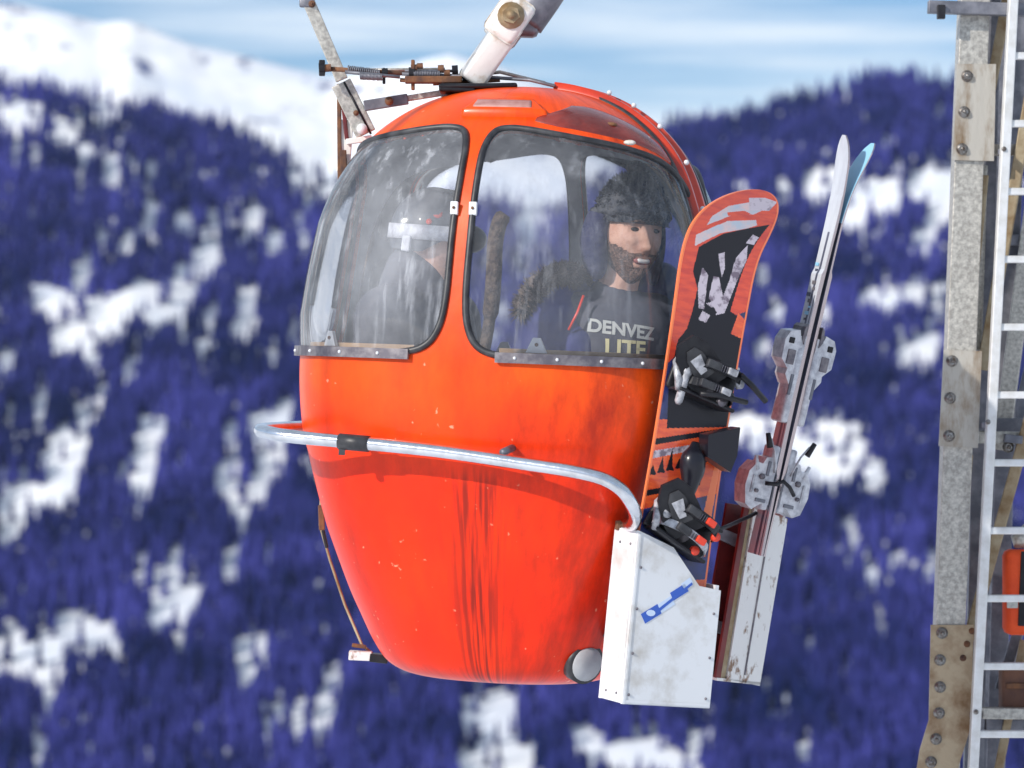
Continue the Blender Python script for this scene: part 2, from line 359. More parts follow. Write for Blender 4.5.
def catmull(pts, n=8, closed=False):
    P = [np.array(p, float) for p in pts]; N_ = len(P); o = []
    rngi = range(N_) if closed else range(N_ - 1)
    for i in rngi:
        if closed: p0, p1, p2, p3 = P[i - 1], P[i], P[(i + 1) % N_], P[(i + 2) % N_]
        else: p0, p1, p2, p3 = P[max(i - 1, 0)], P[i], P[i + 1], P[min(i + 2, N_ - 1)]
        for k in range(n):
            t = k / n
            o.append(0.5 * (2 * p1 + (p2 - p0) * t + (2 * p0 - 5 * p1 + 4 * p2 - p3) * t * t + (3 * p1 - p0 - 3 * p2 + p3) * t ** 3))
    if not closed: o.append(P[-1])
    return o

# ------------------------------------------------------------------ terrain
def lerp(a, b, t): return a + (b - a) * t
RP = np.array([(-1500, -150), (-900, -90), (-500, -60), (-200, -30), (0, 2), (60, 10), (100, 22), (130, 20), (200, 46), (250, 58), (330, 76), (400, 62), (450, 52), (500, 66), (560, 92), (620, 112),
               (690, 127), (720, 122), (760, 112), (820, 98), (870, 82), (905, 78), (950, 86), (1000, 82), (1100, 60), (1400, 20), (2000, -60)], float)
TP = np.array([(-1500, 40), (-500, 20), (-100, 60), (0, 78), (60, 88), (110, 98), (160, 102), (210, 118), (250, 132), (290, 158), (330, 172), (400, 185), (450, 195), (560, 200), (640, 150), (690, 95), (1000, 50), (2000, -100)], float)
def smooth01(t): t = np.clip(t, 0, 1); return t * t * (3 - 2 * t)
R0, R1 = 1150.0, 1950.0
def nz2(x, y, s, seed=0.0):
    return mnoise.noise(Vector((x / s + seed, y / s - seed, seed * .7)))
def ridge_v(u):                       # tangent of the ridge's elevation seen along direction u = x/y
    return (384 - np.interp(u * F + 512, RP[:, 0], RP[:, 1])) / F
def height(x, y):
    r = math.hypot(x, y)
    ang = math.atan2(x, y)
    if r < 70:
        plateau = -10 + nz2(x, y, 14) * .5
    else:
        plateau = -10
    if abs(ang) < R(40) :
        u = math.tan(ang)
        yy = y
    else:
        u = math.copysign(math.tan(R(40)), ang); yy = r * math.cos(R(40))
    far = yy
    if r <= 70: return plateau
    valley = -230.0
    if far < R0:
        t = (r - 70) / (R0 - 70)
        t = min(max(t, 0), 1)
        tt = 1 - (1 - t) ** 2.2
        base = lerp(-10, valley, min(1, tt * 1.15)) if t < .75 else lerp(lerp(-10, valley, min(1, (1 - .25 ** 2.2) * 1.15)), -0.135 * R0, smooth01((t - .75) / .25))
        return base + nz2(x, y, 120) * 8 * min(1, t * 4)
    rv = ridge_v(u)
    t = (far - R0) / (R1 - R0)
    top = rv * R1
    lo = -0.135 * R0
    if t <= 1:
        v = lerp(-0.135, rv, t ** .92)          # elevation seen from the camera rises all the way
        n_ = (nz2(x, y, 160, 3.1) * 9 + nz2(x, y, 55, 9.7) * 3) * math.sin(math.pi * t)
        if rv * F > 250 and t > .8: n_ += (abs(nz2(x, y, 34, 5.5)) * 5 + nz2(x, y, 80, 1.5) * 7 + nz2(x, y, 14, 6.5) * 1.0) * math.sin(math.pi * (t - .8) / .2) ** .6
        return v * far + n_
    t2 = (far - R1)
    return top - 0.35 * t2 + 0.00004 * t2 * t2 if t2 < 1500 else top - 435

angs = list(np.unique(np.concatenate([np.linspace(-180, -30, 31), np.linspace(-30, -12, 31), np.linspace(-12, 12, 241), np.linspace(12, 30, 31), np.linspace(30, 180, 31)])))[:-1]
rads = [0.0, 4, 12, 25, 40, 55, 70, 85, 105, 130, 170, 220, 290, 370, 470, 580, 700, 820, 940, 1060] + list(np.linspace(1120, 2000, 120)) + [2100, 2300, 2600, 3000, 3600, 5000, 9000]
tv = []; tf = []
for r_ in rads:
    for a_ in angs:
        x = r_ * math.sin(R(a_)); y = r_ * math.cos(R(a_))
        tv.append((x, y, height(x, y)))
na = len(angs)
for i in range(len(rads) - 1):
    for k in range(na):
        k2 = (k + 1) % na
        tf.append((i * na + k, i * na + k2, (i + 1) * na + k2, (i + 1) * na + k))

snow = bpy.data.materials.new('snow'); snow.use_nodes = True
N, K = nodes(snow); b = N['Principled BSDF']; b.inputs['Roughness'].default_value = .6; b.inputs['Specular IOR Level'].default_value = .3
t = N.new('ShaderNodeTexCoord'); n = N.new('ShaderNodeTexNoise'); n.inputs['Scale'].default_value = .03; n.inputs['Detail'].default_value = 7
K.new(t.outputs['Object'], n.inputs['Vector']); r_ = N.new('ShaderNodeValToRGB')
r_.color_ramp.elements[0].position = .3; r_.color_ramp.elements[0].color = (.66, .70, .78, 1)
r_.color_ramp.elements[1].position = .6; r_.color_ramp.elements[1].color = (.85, .85, .86, 1)
K.new(n.outputs['Fac'], r_.inputs['Fac'])
n5 = N.new('ShaderNodeTexNoise'); n5.inputs['Scale'].default_value = .035; n5.inputs['Detail'].default_value = 8; n5.inputs['Roughness'].default_value = .7; K.new(t.outputs['Object'], n5.inputs['Vector'])
sp = N.new('ShaderNodeSeparateXYZ'); K.new(t.outputs['Object'], sp.inputs[0])
mrz = N.new('ShaderNodeMapRange'); mrz.inputs['From Min'].default_value = 1780; mrz.inputs['From Max'].default_value = 1950; mrz.inputs['To Max'].default_value = .12; K.new(sp.outputs['Y'], mrz.inputs['Value'])
ad = N.new('ShaderNodeMath'); ad.operation = 'ADD'; K.new(n5.outputs['Fac'], ad.inputs[0]); K.new(mrz.outputs[0], ad.inputs[1])
rk = N.new('ShaderNodeMapRange'); rk.inputs['From Min'].default_value = .66; rk.inputs['From Max'].default_value = .72; K.new(ad.outputs[0], rk.inputs['Value'])
mk = N.new('ShaderNodeMix'); mk.data_type = 'RGBA'; mk.inputs['B'].default_value = (.07, .09, .22, 1); K.new(rk.outputs[0], mk.inputs['Factor']); K.new(r_.outputs['Color'], mk.inputs['A'])
K.new(mk.outputs['Result'], b.inputs['Base Color'])
ter = raw('snowy_ground', tv, tf, snow, None, True); tag(ter, 'snow covered mountain ground falling into the valley and rising to the ridges', kind='structure')

# open snow in the forest: (px, py, rx, ry) as seen from the tower, kept as directions on the slope
BL = [(15, 112, 30, 14), (62, 124, 18, 11), (18, 150, 5, 12), (35, 150, 5, 7), (85, 150, 6, 6), (82, 175, 6, 10), (112, 168, 9, 8), (134, 168, 7, 7), (152, 167, 6, 6), (292, 180, 8, 6), (310, 181, 10, 8), (328, 186, 8, 6),
      (52, 298, 28, 9), (80, 275, 8, 20), (96, 306, 12, 12), (116, 311, 18, 22), (140, 291, 14, 14), (160, 305, 20, 22), (176, 290, 22, 30), (196, 272, 13, 16), (206, 256, 16, 10), (206, 328, 10, 20), (66, 335, 18, 15), (90, 350, 9, 9), (93, 328, 11, 11), (183, 331, 6, 8),
      (246, 312, 14, 25), (272, 348, 7, 7), (296, 326, 7, 9), (143, 434, 10, 20), (156, 434, 10, 15), (146, 468, 9, 36), (128, 465, 5, 15), (232, 428, 9, 12), (262, 421, 15, 15), (282, 414, 14, 14), (272, 454, 15, 12), (229, 474, 14, 18), (256, 487, 16, 14), (239, 504, 12, 10),
      (60, 444, 15, 20), (76, 461, 10, 25), (60, 486, 22, 17), (32, 497, 22, 12), (10, 506, 15, 14), (40, 401, 8, 10), (86, 414, 10, 9), (100, 400, 6, 14), (7, 351, 10, 12), (130, 368, 6, 20), (10, 525, 14, 15),
      (10, 644, 15, 18), (37, 655, 28, 18), (50, 682, 10, 28), (77, 624, 30, 15), (101, 631, 16, 15), (118, 644, 6, 12), (141, 564, 9, 12), (165, 590, 17, 28), (176, 564, 9, 10), (189, 597, 9, 25), (178, 638, 9, 8), (232, 560, 8, 20), (220, 590, 5, 5),
      (77, 708, 8, 7), (37, 745, 13, 12), (252, 644, 18, 12), (249, 668, 10, 20), (269, 708, 14, 12), (296, 722, 8, 15), (322, 708, 15, 14), (330, 675, 12, 12), (150, 215, 9, 14), (128, 240, 9, 10), (185, 218, 9, 10), (210, 240, 10, 20), (235, 205, 7, 12), (252, 220, 8, 14), (275, 242, 12, 9), (300, 220, 7, 7), (305, 245, 8, 8),
      (488, 708, 33, 16), (500, 757, 50, 14), (655, 752, 70, 15), (585, 740, 18, 8), (700, 735, 20, 8),
      (741, 187, 8, 7), (782, 187, 8, 7), (817, 183, 20, 10), (836, 176, 18, 10), (866, 190, 16, 13), (885, 193, 16, 14), (926, 180, 27, 14), (942, 195, 14, 25), (851, 215, 20, 9), (880, 296, 25, 10), (915, 290, 14, 10), (925, 342, 16, 12), (938, 300, 9, 25), (905, 350, 15, 7), (829, 449, 44, 32), (873, 474, 16, 12), (775, 437, 30, 20), (740, 425, 22, 12), (777, 311, 10, 8), (821, 318, 12, 7), (762, 274, 8, 6),
      (877, 595, 7, 5), (784, 703, 20, 7), (806, 751, 15, 8), (900, 560, 6, 6), (925, 235, 20, 8), (800, 560, 6, 9), (930, 560, 10, 14), (850, 520, 10, 8), (760, 345, 10, 6), (880, 620, 8, 6)]
BLa = np.array(BL, float)
# forest behind the cabin seen through the windows has gaps as well
extra = [(rng.uniform(-900, 1900), rng.uniform(130, 900), rng.uniform(6, 22), rng.uniform(6, 22)) for _ in range(300)]
extra = [e for e in extra if not (0 < e[0] < 1024 and e[1] < 768) or (470 < e[0] < 690 and 215 < e[1] < 600)]
BLa = np.vstack([BLa, np.array(extra)])

conif = bpy.data.materials.new('conifer_foliage'); conif.use_nodes = True
N, K = nodes(conif); b = N['Principled BSDF']; b.inputs['Roughness'].default_value = .9; b.inputs['Specular IOR Level'].default_value = .1
t = N.new('ShaderNodeTexCoord'); n = N.new('ShaderNodeTexNoise'); n.inputs['Scale'].default_value = .016; n.inputs['Detail'].default_value = 7; n.inputs['Roughness'].default_value = .66
K.new(t.outputs['Object'], n.inputs['Vector']); r_ = N.new('ShaderNodeValToRGB')
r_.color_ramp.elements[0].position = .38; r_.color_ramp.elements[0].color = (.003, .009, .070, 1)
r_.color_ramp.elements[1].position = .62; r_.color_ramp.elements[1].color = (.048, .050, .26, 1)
K.new(n.outputs['Fac'], r_.inputs['Fac']); K.new(r_.outputs['Color'], b.inputs['Base Color'])

def forest():
    # candidate positions: even per area on the slope
    n_c = 76000
    y = np.sqrt(rng.uniform((R0 + 5) ** 2, (R1 - 2) ** 2, n_c)); u = rng.uniform(-0.32, 0.32, n_c); x = u * y
    V = []; Fc = []; kept = 0
    RP_y = lambda px: np.interp(px, RP[:, 0], RP[:, 1])
    tiers = 3; ns = 6
    for i in range(n_c):
        px = u[i] * F + 512
        z = height(x[i], y[i])
        py = 384 - z / y[i] * F
        if px > -60 and px < 1090 and py > 800: continue
        tl = np.interp(px, TP[:, 0], TP[:, 1])
        if py < tl + 12 + random.gauss(0, 4): 
            continue
        h = random.uniform(9, 15) * (0.7 if random.random() < .25 else 1.0)
        hp = h / y[i] * F
        dens = nz2(x[i], y[i], 60, 20.0) + .5 * nz2(x[i], y[i], 22, 4.0)
        if random.random() < np.clip(dens * 1.5 - .40, 0, .62): continue
        bad = False
        for k in (0.0, .4, .8):
            wob = 5 * nz2(x[i], y[i], 14, 8.0)
            q = ((px + wob - BLa[:, 0] + .35 * (py - hp * k - BLa[:, 1])) / (BLa[:, 2] * .95)) ** 2 + ((py - hp * k - BLa[:, 1] + wob) / (BLa[:, 3] + 0)) ** 2
            if q.min() < 0.85 + random.gauss(0, .18): bad = True; break
        if bad and random.random() < .965: continue
        wd = h * random.uniform(.15, .21)
        z0 = z - .4; a0 = random.uniform(0, 6.28)
        lx, ly = random.gauss(0, .02) * h, random.gauss(0, .02) * h
        for t_ in range(tiers):
            zb = z0 + h * (0.08 + .27 * t_); zt = z0 + h * (0.55 + .225 * t_); rr = wd * (1 - .27 * t_)
            o = len(V)
            for k in range(ns):
                a = a0 + t_ * .5 + 2 * math.pi * k / ns; q = rr * random.uniform(.7, 1.25)
                V.append((x[i] + lx * t_ / 3 + q * math.cos(a), y[i] + ly * t_ / 3 + q * math.sin(a), zb + random.uniform(-.05, .04) * h))
            V.append((x[i] + lx * (t_ + 1) / 3, y[i] + ly * (t_ + 1) / 3, zt))
            for k in range(ns): Fc.append((o + k, o + (k + 1) % ns, o + ns))
        kept += 1
    print('trees', kept)
    o = raw('conifer_forest', V, Fc, conif); tag(o, 'dense dark blue conifer forest covering the far mountain slopes', 'forest', kind='stuff')
forest()

hz = bpy.data.materials.new('valley_haze'); hz.use_nodes = True
N, K = nodes(hz); N.clear(); ho = N.new('ShaderNodeOutputMaterial'); pv = N.new('ShaderNodeVolumePrincipled')
pv.inputs['Color'].default_value = (.62, .74, .98, 1); pv.inputs['Density'].default_value = HAZE; pv.inputs['Anisotropy'].default_value = .2
K.new(pv.outputs['Volume'], ho.inputs['Volume'])
s = MB() if 'MB' in globals() else None
s.box((0, 400, 60), (9000, 9000, 900), hz); o = s.build('haze'); tag(o, 'thin blue valley air between the lift and the far slopes', kind='stuff')

# ------------------------------------------------------------------ cabin shell
PHI0 = R(-18)
ROLL = R(2.3)
CAB = Vector((0.020, D0, 0))
PROF = [(0, -.985), (.22, -.982), (.34, -.970), (.415, -.935), (.462, -.87), (.505, -.78), (.545, -.69), (.60, -.54), (.640, -.42), (.672, -.31), (.690, -.245), (.708, -.18), (.722, -.07),
        (.727, .04), (.724, .14), (.712, .26), (.695, .38), (.668, .52), (.632, .63), (.585, .73), (.52, .81), (.44, .875), (.35, .925), (.25, .96), (.13, .982), (0, .988)]
pc = np.array(catmull(PROF, 16)); pc[:, 0] = np.maximum(pc[:, 0], 0.0)
pc[:, 0] /= 1.068
arc = np.concatenate([[0], np.cumsum(np.linalg.norm(np.diff(pc, axis=0), axis=1))])
NZ = 210
ss = np.linspace(0, arc[-1], NZ); PA = np.interp(ss, arc, pc[:, 0]); PZ = np.interp(ss, arc, pc[:, 1])
midmask = slice(0, None)
def A_of(z): return np.interp(z, PZ, PA)
def n_of(z): return np.interp(z, [-.98, -.8, -.5, .5, .8, .98], [2.2, 2.5, 2.9, 2.9, 2.5, 2.2])
def radius(phi, A, n_):
    t_ = phi - PHI0
    return A / (np.abs(np.cos(t_)) ** n_ + np.abs(np.sin(t_)) ** n_) ** (1 / n_)
def surf(phi, z, off=0.0):
    def P(ph, zz):
        r_ = radius(ph, A_of(zz), n_of(zz)); return Vector((r_ * math.sin(ph), -r_ * math.cos(ph), zz))
    p = P(phi, z)
    if off == 0: return p
    a = P(phi + .01, z) - P(phi - .01, z); b_ = P(phi, min(z + .008, .984)) - P(phi, z - .008)
    nn = a.cross(b_).normalized()
    return p + nn * off
def surf_n(phi, z):
    return (surf(phi, z, .01) - surf(phi, z, 0)).normalized()

cabin = empty('gondola_cabin', CAB + Vector((-math.sin(ROLL) * .985, 0, -math.cos(ROLL) * .985)), (0, ROLL, 0))
tag(cabin, 'bright orange egg shaped gondola cabin hanging with large clear windows and ski racks', 'gondola')
OFF = (0, 0, .985)
TC = Matrix.Translation(CAB) @ Matrix.Rotation(ROLL, 4, 'Y')
TCi = TC.inverted()
def loc(px, py, yl): return TCi @ at(px, py, D0 + yl)       # pixel direction at local depth -> cabin coordinates
def cb(mb, name, parent=None):
    o = mb.build(name, parent or cabin)
    if parent is None: o.location = OFF
    return o

WPTS = [(2.6, .66), (2.6, .45), (2.6, .28), (3.6, .18), (6.5, .115), (12, .088), (22, .082), (50, .08), (74, .082), (80, .092), (84.5, .13), (86.3, .22), (86.3, .36), (85.5, .48), (82, .60), (76.5, .68),
        (67, .733), (52, .765), (34, .79), (18, .812), (10, .815), (5.5, .80), (3.2, .75)]
wcurve = np.array(catmull(WPTS, 10, True))
WIN = []
for k in range(4):
    c = wcurve.copy()
    if k % 2 == 1: c[:, 0] = 90 - c[:, 0]
    if k == 3: c[:, 0] = 90 - (90 - c[:, 0]) * 1.13
    if k == 2: c[:, 0] *= .88
    c[:, 0] = np.radians(c[:, 0] + 90 * k) + PHI0
    WIN.append(c)
NP = 440
phis = PHI0 + np.linspace(0, 2 * math.pi, NP, endpoint=False)
GP, GZ = np.meshgrid(phis, PZ)         # rows: z
def inpoly(x, y, poly):
    ins = np.zeros(x.shape, bool); n_ = len(poly); j = n_ - 1
    for i in range(n_):
        xi, yi = poly[i]; xj, yj = poly[j]
        c = ((yi > y) != (yj > y)) & (x < (xj - xi) * (y - yi) / ((yj - yi) if yj != yi else 1e-12) + xi)
        ins ^= c; j = i
    return ins
dphi = 2 * math.pi / NP
owner = np.full((NZ - 1, NP), -1)
cx = GP[:-1] + dphi / 2; cz = (GZ[:-1] + GZ[1:]) / 2
for k, c in enumerate(WIN):
    owner[inpoly(cx, cz, c)] = k
# snap vertices that separate pane and shell onto the outline
GP2, GZ2 = GP.copy(), GZ.copy()
for i in range(1, NZ - 1):
    for j in range(NP):
        o4 = {owner[i - 1, j - 1], owner[i - 1, j], owner[i, j - 1], owner[i, j]}
        if len(o4) > 1:
            k = max(o4); c = WIN[k]; ph = GP[i, j]
            if ph < c[:, 0].min() - .2: ph += 2 * math.pi
            d = ((c[:, 0] - ph) * .65) ** 2 + (c[:, 1] - GZ[i, j]) ** 2; q = int(d.argmin())
            GP2[i, j] = c[q, 0]; GZ2[i, j] = c[q, 1]
AA = np.interp(GZ2, PZ, PA); 
AA[0] = 0.002; AA[-1] = 0.002
for i in range(NZ):
    if abs(PZ[i]) > .9: AA[i] = max(PA[i], .002)
NN = n_of(GZ2); RR = radius(GP2, AA, NN)
SV = np.stack([RR * np.sin(GP2), -RR * np.cos(GP2), GZ2], -1).reshape(-1, 3)
def sub(mask_fn):
    idx = {}; vs_ = []; fs = []
    for i in range(NZ - 1):
        for j in range(NP):
            if not mask_fn(owner[i, j]): continue
            q = (i * NP + j, i * NP + (j + 1) % NP, (i + 1) * NP + (j + 1) % NP, (i + 1) * NP + j)
            f = []
            for a in q:
                if a not in idx: idx[a] = len(vs_); vs_.append(SV[a])
                f.append(idx[a])
            fs.append(tuple(f))
    return vs_, fs
vs_, fs_ = sub(lambda o: o == -1)
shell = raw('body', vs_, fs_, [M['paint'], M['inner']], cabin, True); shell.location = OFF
md = shell.modifiers.new('thickness', 'SOLIDIFY'); md.thickness = .022; md.offset = -1; md.material_offset = 1; md.use_rim = True
for k in range(4):
    wv, wf = sub(lambda o, k=k: o == k)
    wv = np.array(wv); c = WIN[k]
    cen = wv.mean(0)
    # blown acrylic: bulges outwards between its edges
    phc = math.radians(45 + 90 * k) + PHI0
    P = []
    for v in wv:
        ph = math.atan2(v[0], -v[1])
        d_ = math.atan2(math.sin(ph - phc), math.cos(ph - phc)) / R(43)
        e = max(0, 1 - d_ * d_) * max(0, min(1, (v[2] - .08) / .12)) * max(0, min(1, (.81 - v[2]) / .2))
        s_ = 1 + .022 * e
        P.append((v[0] * s_, v[1] * s_, v[2]))
    win = raw('window_pane', P, wf, M['glass'] if k in (3,) else M['glassclear'], cabin, True); win.location = OFF
    g = MB(); g.tube([surf(p[0], p[1], .002) for p in c[::2]], .0115, M['rubber'], 8, True); cb(g, 'window_gasket')
    # metal sill strip with rivets
    s = MB(); top = []; bot = []
    a0, a1 = (12, 76) if k % 2 == 0 else (14, 78)
    if k == 3: a0 = 9
    if k == 2: a1 = 66
    aa = np.linspace(a0, a1, 26)
    V = []
    for a in aa:
        ph = R(a + 90 * k) + PHI0
        for (zz, of) in ((.096, .006), (.096, .020), (.064, .020), (.064, .006)): V.append(surf(ph, zz, of))
    Fq = []
    for i in range(len(aa) - 1):
        for q in range(4): Fq.append((i * 4 + q, i * 4 + (q + 1) % 4, (i + 1) * 4 + (q + 1) % 4, (i + 1) * 4 + q))
    Fq += [(3, 2, 1, 0), tuple((len(aa) - 1) * 4 + q for q in range(4))]
    s.add(V, Fq, M['trim'])
    for a in aa[2::4]:
        ph = R(a + 90 * k) + PHI0; s.ball(surf(ph, .08, .021), .0055, M['white'], n=8)
    cb(s, 'window_trim')
    # wooden inner ledge
    s = MB(); V = []
    for a in aa:
        ph = R(a + 90 * k) + PHI0
        for (zz, of) in ((.112, -.03), (.112, -.07), (.09, -.07), (.09, -.03)): V.append(surf(ph, zz, of))
    s.add(V, Fq, M['wood']); cb(s, 'inner_ledge')
    s = MB()                                         # small white triangular latch standing on the sill
    aw = 52 if k == 3 else 22
    ph = R(aw + 90 * k) + PHI0; p = surf(ph, .12, -.02); tn = Vector((math.cos(ph), math.sin(ph), 0)); nn = surf_n(ph, .12)
    T = Matrix(((tn.x, -nn.x, 0, p.x), (tn.y, -nn.y, 0, p.y), (0, 0, 1, p.z), (0, 0, 0, 1)))
    s.prism([(-.034, -.02), (.034, -.02), (.012, .028), (-.012, .028)], -.006, .006, M['white'], T)
    s.ball((p.x + nn.x * .008, p.y + nn.y * .008, p.z + .006), .006, M['rust'], n=8)
    cb(s, 'window_latch')
# clips across the front pillar
for side in (-1, 1):
    s = MB(); ph = PHI0 + side * R(2.9); p = surf(ph, .545, .012); nn = surf_n(ph, .545); tn = Vector((math.cos(ph), math.sin(ph), 0))
    T = Matrix(((tn.x, -nn.x, 0, p.x), (tn.y, -nn.y, 0, p.y), (tn.z, -nn.z, 1, p.z), (0, 0, 0, 1)))
    s.box((0, 0, 0), (.026, .012, .042), M['white'], T, .003); s.ball(p + nn * .008, .005, M['rust'], n=8)
    cb(s, 'window_clip')

# raised door rail over the roof on the rack side
def band(phi, half, z0, z1, h, m_, name, over=0.0, lip=True):
    s = MB(); zz = [z for z in PZ if z0 <= z <= z1]; V = []
    prof = [(-half, 0), (-half * .9, h), (-half * .55, h), (-half * .45, h * .45), (half * .45, h * .45), (half * .55, h), (half * .9, h), (half, 0)] if lip else [(-half, 0), (-half * .8, h), (half * .8, h), (half, 0)]
    for z in zz:
        p = surf(phi, z); nn = surf_n(phi, z); tn = Vector((math.cos(phi), math.sin(phi), 0))
        for (a, b_) in prof: V.append(p + tn * a + nn * (b_ - .004))
    n_ = len(prof); Fq = []
    for i in range(len(zz) - 1):
        for q in range(n_ - 1): Fq.append((i * n_ + q, i * n_ + q + 1, (i + 1) * n_ + q + 1, (i + 1) * n_ + q))
    s.add(V, Fq, m_, True)
    return s
RAIL_PHI = PHI0 + R(84)
s = band(RAIL_PHI, .05, .30, .9845, .026, M['redband'], 'r'); cb(s, 'door_rail')
for z in (.945, .905, .84, .73, .585, .42):
    s = MB(); p = surf(RAIL_PHI - .035, z, .03); s.ball(p, .009, M['white'], n=10); cb(s, 'bolt')
s = band(RAIL_PHI + R(11), .018, .30, .93, .02, M['rubber'], 'r', lip=False); cb(s, 'door_seal')
s = band(RAIL_PHI - R(8.5), .009, .35, .955, .012, M['rubber'], 'r', lip=False); cb(s, 'door_seal')

M['ventpink'] = mat('vent_faded', (0.42, 0.22, 0.20), 0.5, col2=(0.30, 0.12, 0.10), nscale=20)
# moulded roof vent on the front and dark shade patch above the right window
def patch(ph0, ph1, z0, z1, off, m_, n1=24, n2=8, shrink=0.0, curve=None):
    V = []; 
    for i in range(n2 + 1):
        z = lerp(z0, z1, i / n2)
        for j in range(n1 + 1):
            f = j / n1
            a, b_ = ph0, ph1
            if curve: a, b_ = curve(i / n2, a, b_)
            e = off if 0 < i < n2 and 0 < j < n1 else -.004
            V.append(surf(lerp(a, b_, f), z, e))
    Fq = [(i * (n1 + 1) + j, i * (n1 + 1) + j + 1, (i + 1) * (n1 + 1) + j + 1, (i + 1) * (n1 + 1) + j) for i in range(n2) for j in range(n1)]
    return V, Fq
s = MB(); V, Fq = patch(PHI0 - R(13), PHI0 + R(27), 0.855, .908, .022, M['redband'], 30, 8, curve=lambda t_, a, b_: (a + t_ * .08, b_ - t_ * .12)); s.add(V, Fq, M['paint'], True)
V, Fq = patch(PHI0 - R(8), PHI0 + R(20), 0.866, .898, .026, M['redband'], 24, 6); s.add(V, Fq, M['pinkgrey'] if 'pinkgrey' in M else M['ventpink'], True)
cb(s, 'roof_vent')
M['roofdark'] = M.get('x') or mat('roof_shade_red', (0.13, 0.014, 0.010), 0.25, coat=.5, col2=(0.42, 0.05, 0.03), nscale=4, lo=.40, hi=.70)  # dark red patch carries the roof's reflected shade in its colour
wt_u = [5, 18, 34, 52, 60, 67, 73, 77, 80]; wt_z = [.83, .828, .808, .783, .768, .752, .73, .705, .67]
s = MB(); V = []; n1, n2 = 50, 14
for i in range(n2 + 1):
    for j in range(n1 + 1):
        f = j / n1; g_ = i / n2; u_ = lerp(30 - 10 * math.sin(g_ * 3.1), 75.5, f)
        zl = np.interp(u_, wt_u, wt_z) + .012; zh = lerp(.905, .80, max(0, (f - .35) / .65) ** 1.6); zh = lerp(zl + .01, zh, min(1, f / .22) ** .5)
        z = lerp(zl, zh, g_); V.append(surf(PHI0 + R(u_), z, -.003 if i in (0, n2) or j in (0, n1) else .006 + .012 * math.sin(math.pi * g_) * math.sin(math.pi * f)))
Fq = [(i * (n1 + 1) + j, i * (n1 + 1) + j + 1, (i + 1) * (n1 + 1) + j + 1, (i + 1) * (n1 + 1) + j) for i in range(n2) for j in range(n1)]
s.add(V, Fq, M['roofdark'], True); cb(s, 'roof_shade_patch')
s = MB(); p = surf(PHI0 + R(50), .835, .014); s.ball(p, (.02, .012, .008), M['rust'], n=12); cb(s, 'roof_latch'); s = MB(); p = surf(PHI0 + R(53), .775, .018); s.ball(p, (.02, .01, .009), M['armwhite'], n=12); cb(s, 'roof_latch')

# grey buffer in the lower rear corner
s = MB(); ph = R(34); p = surf(ph, -.89, .004); nn = surf_n(ph, -.90)
nn = Vector((nn.x, nn.y, nn.z * .3)).normalized()
s.tube([p - nn * .03, p + nn * .012, p + nn * .014], [.068, .068, .05], M['rubber'], 24); s.tube([p, p + nn * .02, p + nn * .03], [.058, .056, .02], M['inner'], 24)
cb(s, 'buffer')

# foot and stay on the left lower edge
s = MB()
a = loc(321, 498, .12); pts = [loc(321, 500, .15), loc(320, 525, .15), loc(330, 560, .15), loc(345, 605, .12), loc(362, 645, .1), loc(380, 660, .05)]
s.tube(pts, .005, M['rustbar'], 8); s.bar(loc(321, 505, .13), loc(322, 530, .13), .02, .02, M['rust']); s.bar(loc(323, 530, .13), loc(327, 548, .13), .012, .02, M['black'])
cb(s, 'door_stay')
s = MB(); s.bar(loc(349, 655, .05), loc(372, 656, .05), .03, .06, M['dirtywhite']); s.bar(loc(370, 657, .05), loc(388, 659, .05), .028, .07, M['black']); s.bar(loc(352, 645, .05), loc(366, 647, .05), .012, .03, M['rust'])
cb(s, 'foot')

# ------------------------------------------------------------------ bumper rail
ta = Vector((math.cos(PHI0), math.sin(PHI0), 0)); tn0 = Vector((math.sin(PHI0), -math.cos(PHI0), 0))
def ran(a, n_, z): return ta * a + tn0 * n_ + Vector((0, 0, z))
ctrl = [(.53, .47, -.43), (.575, .56, -.425), (.61, .65, -.395), (.61, .705, -.355), (.58, .735, -.31), (.52, .745, -.28), (.42, .747, -.262), (.30, .747, -.25), (.0, .745, -.222), (-.3, .745, -.205), (-.52, .74, -.195), (-.60, .715, -.187), (-.655, .65, -.183), (-.68, .55, -.18), (-.688, .3, -.175),
        (-.69, 0, -.17), (-.69, -.3, -.17), (-.68, -.52, -.17), (-.63, -.64, -.17), (-.5, -.70, -.17), (-.3, -.72, -.17), (0, -.72, -.18), (.35, -.71, -.2), (.42, -.66, -.22)]
pts = catmull([ran(*c) for c in ctrl], 7)
s = MB(); s.tube(pts, .0215, M['chrome'], 18); rail = cb(s, 'bumper_rail')
s = MB(); 
q0, q1 = [Vector(pts[i]) for i in (0, 1)]
a_ = ran(-.345, .745, -.204); b_ = ran(-.245, .745, -.208)
s.tube([a_, lerp(a_, b_, .5), b_], .0260, M['rubber'], 16); s.box(ran(-.335, .745, -.237), (.02, .02, .02), M['rubber']); cb(s, 'rail_sleeve')
for (a, n_) in ((-.3, .64), (.2, .64), (-.66, .1)):
    s = MB()
    if n_ > .5: s.tube([ran(a, n_, -.2), ran(a, .745, -.215)], .012, M['galvdark'], 10)
    else: s.tube([ran(-.62, n_, -.17), ran(-.69, n_, -.17)], .012, M['galvdark'], 10)
    cb(s, 'rail_bracket')

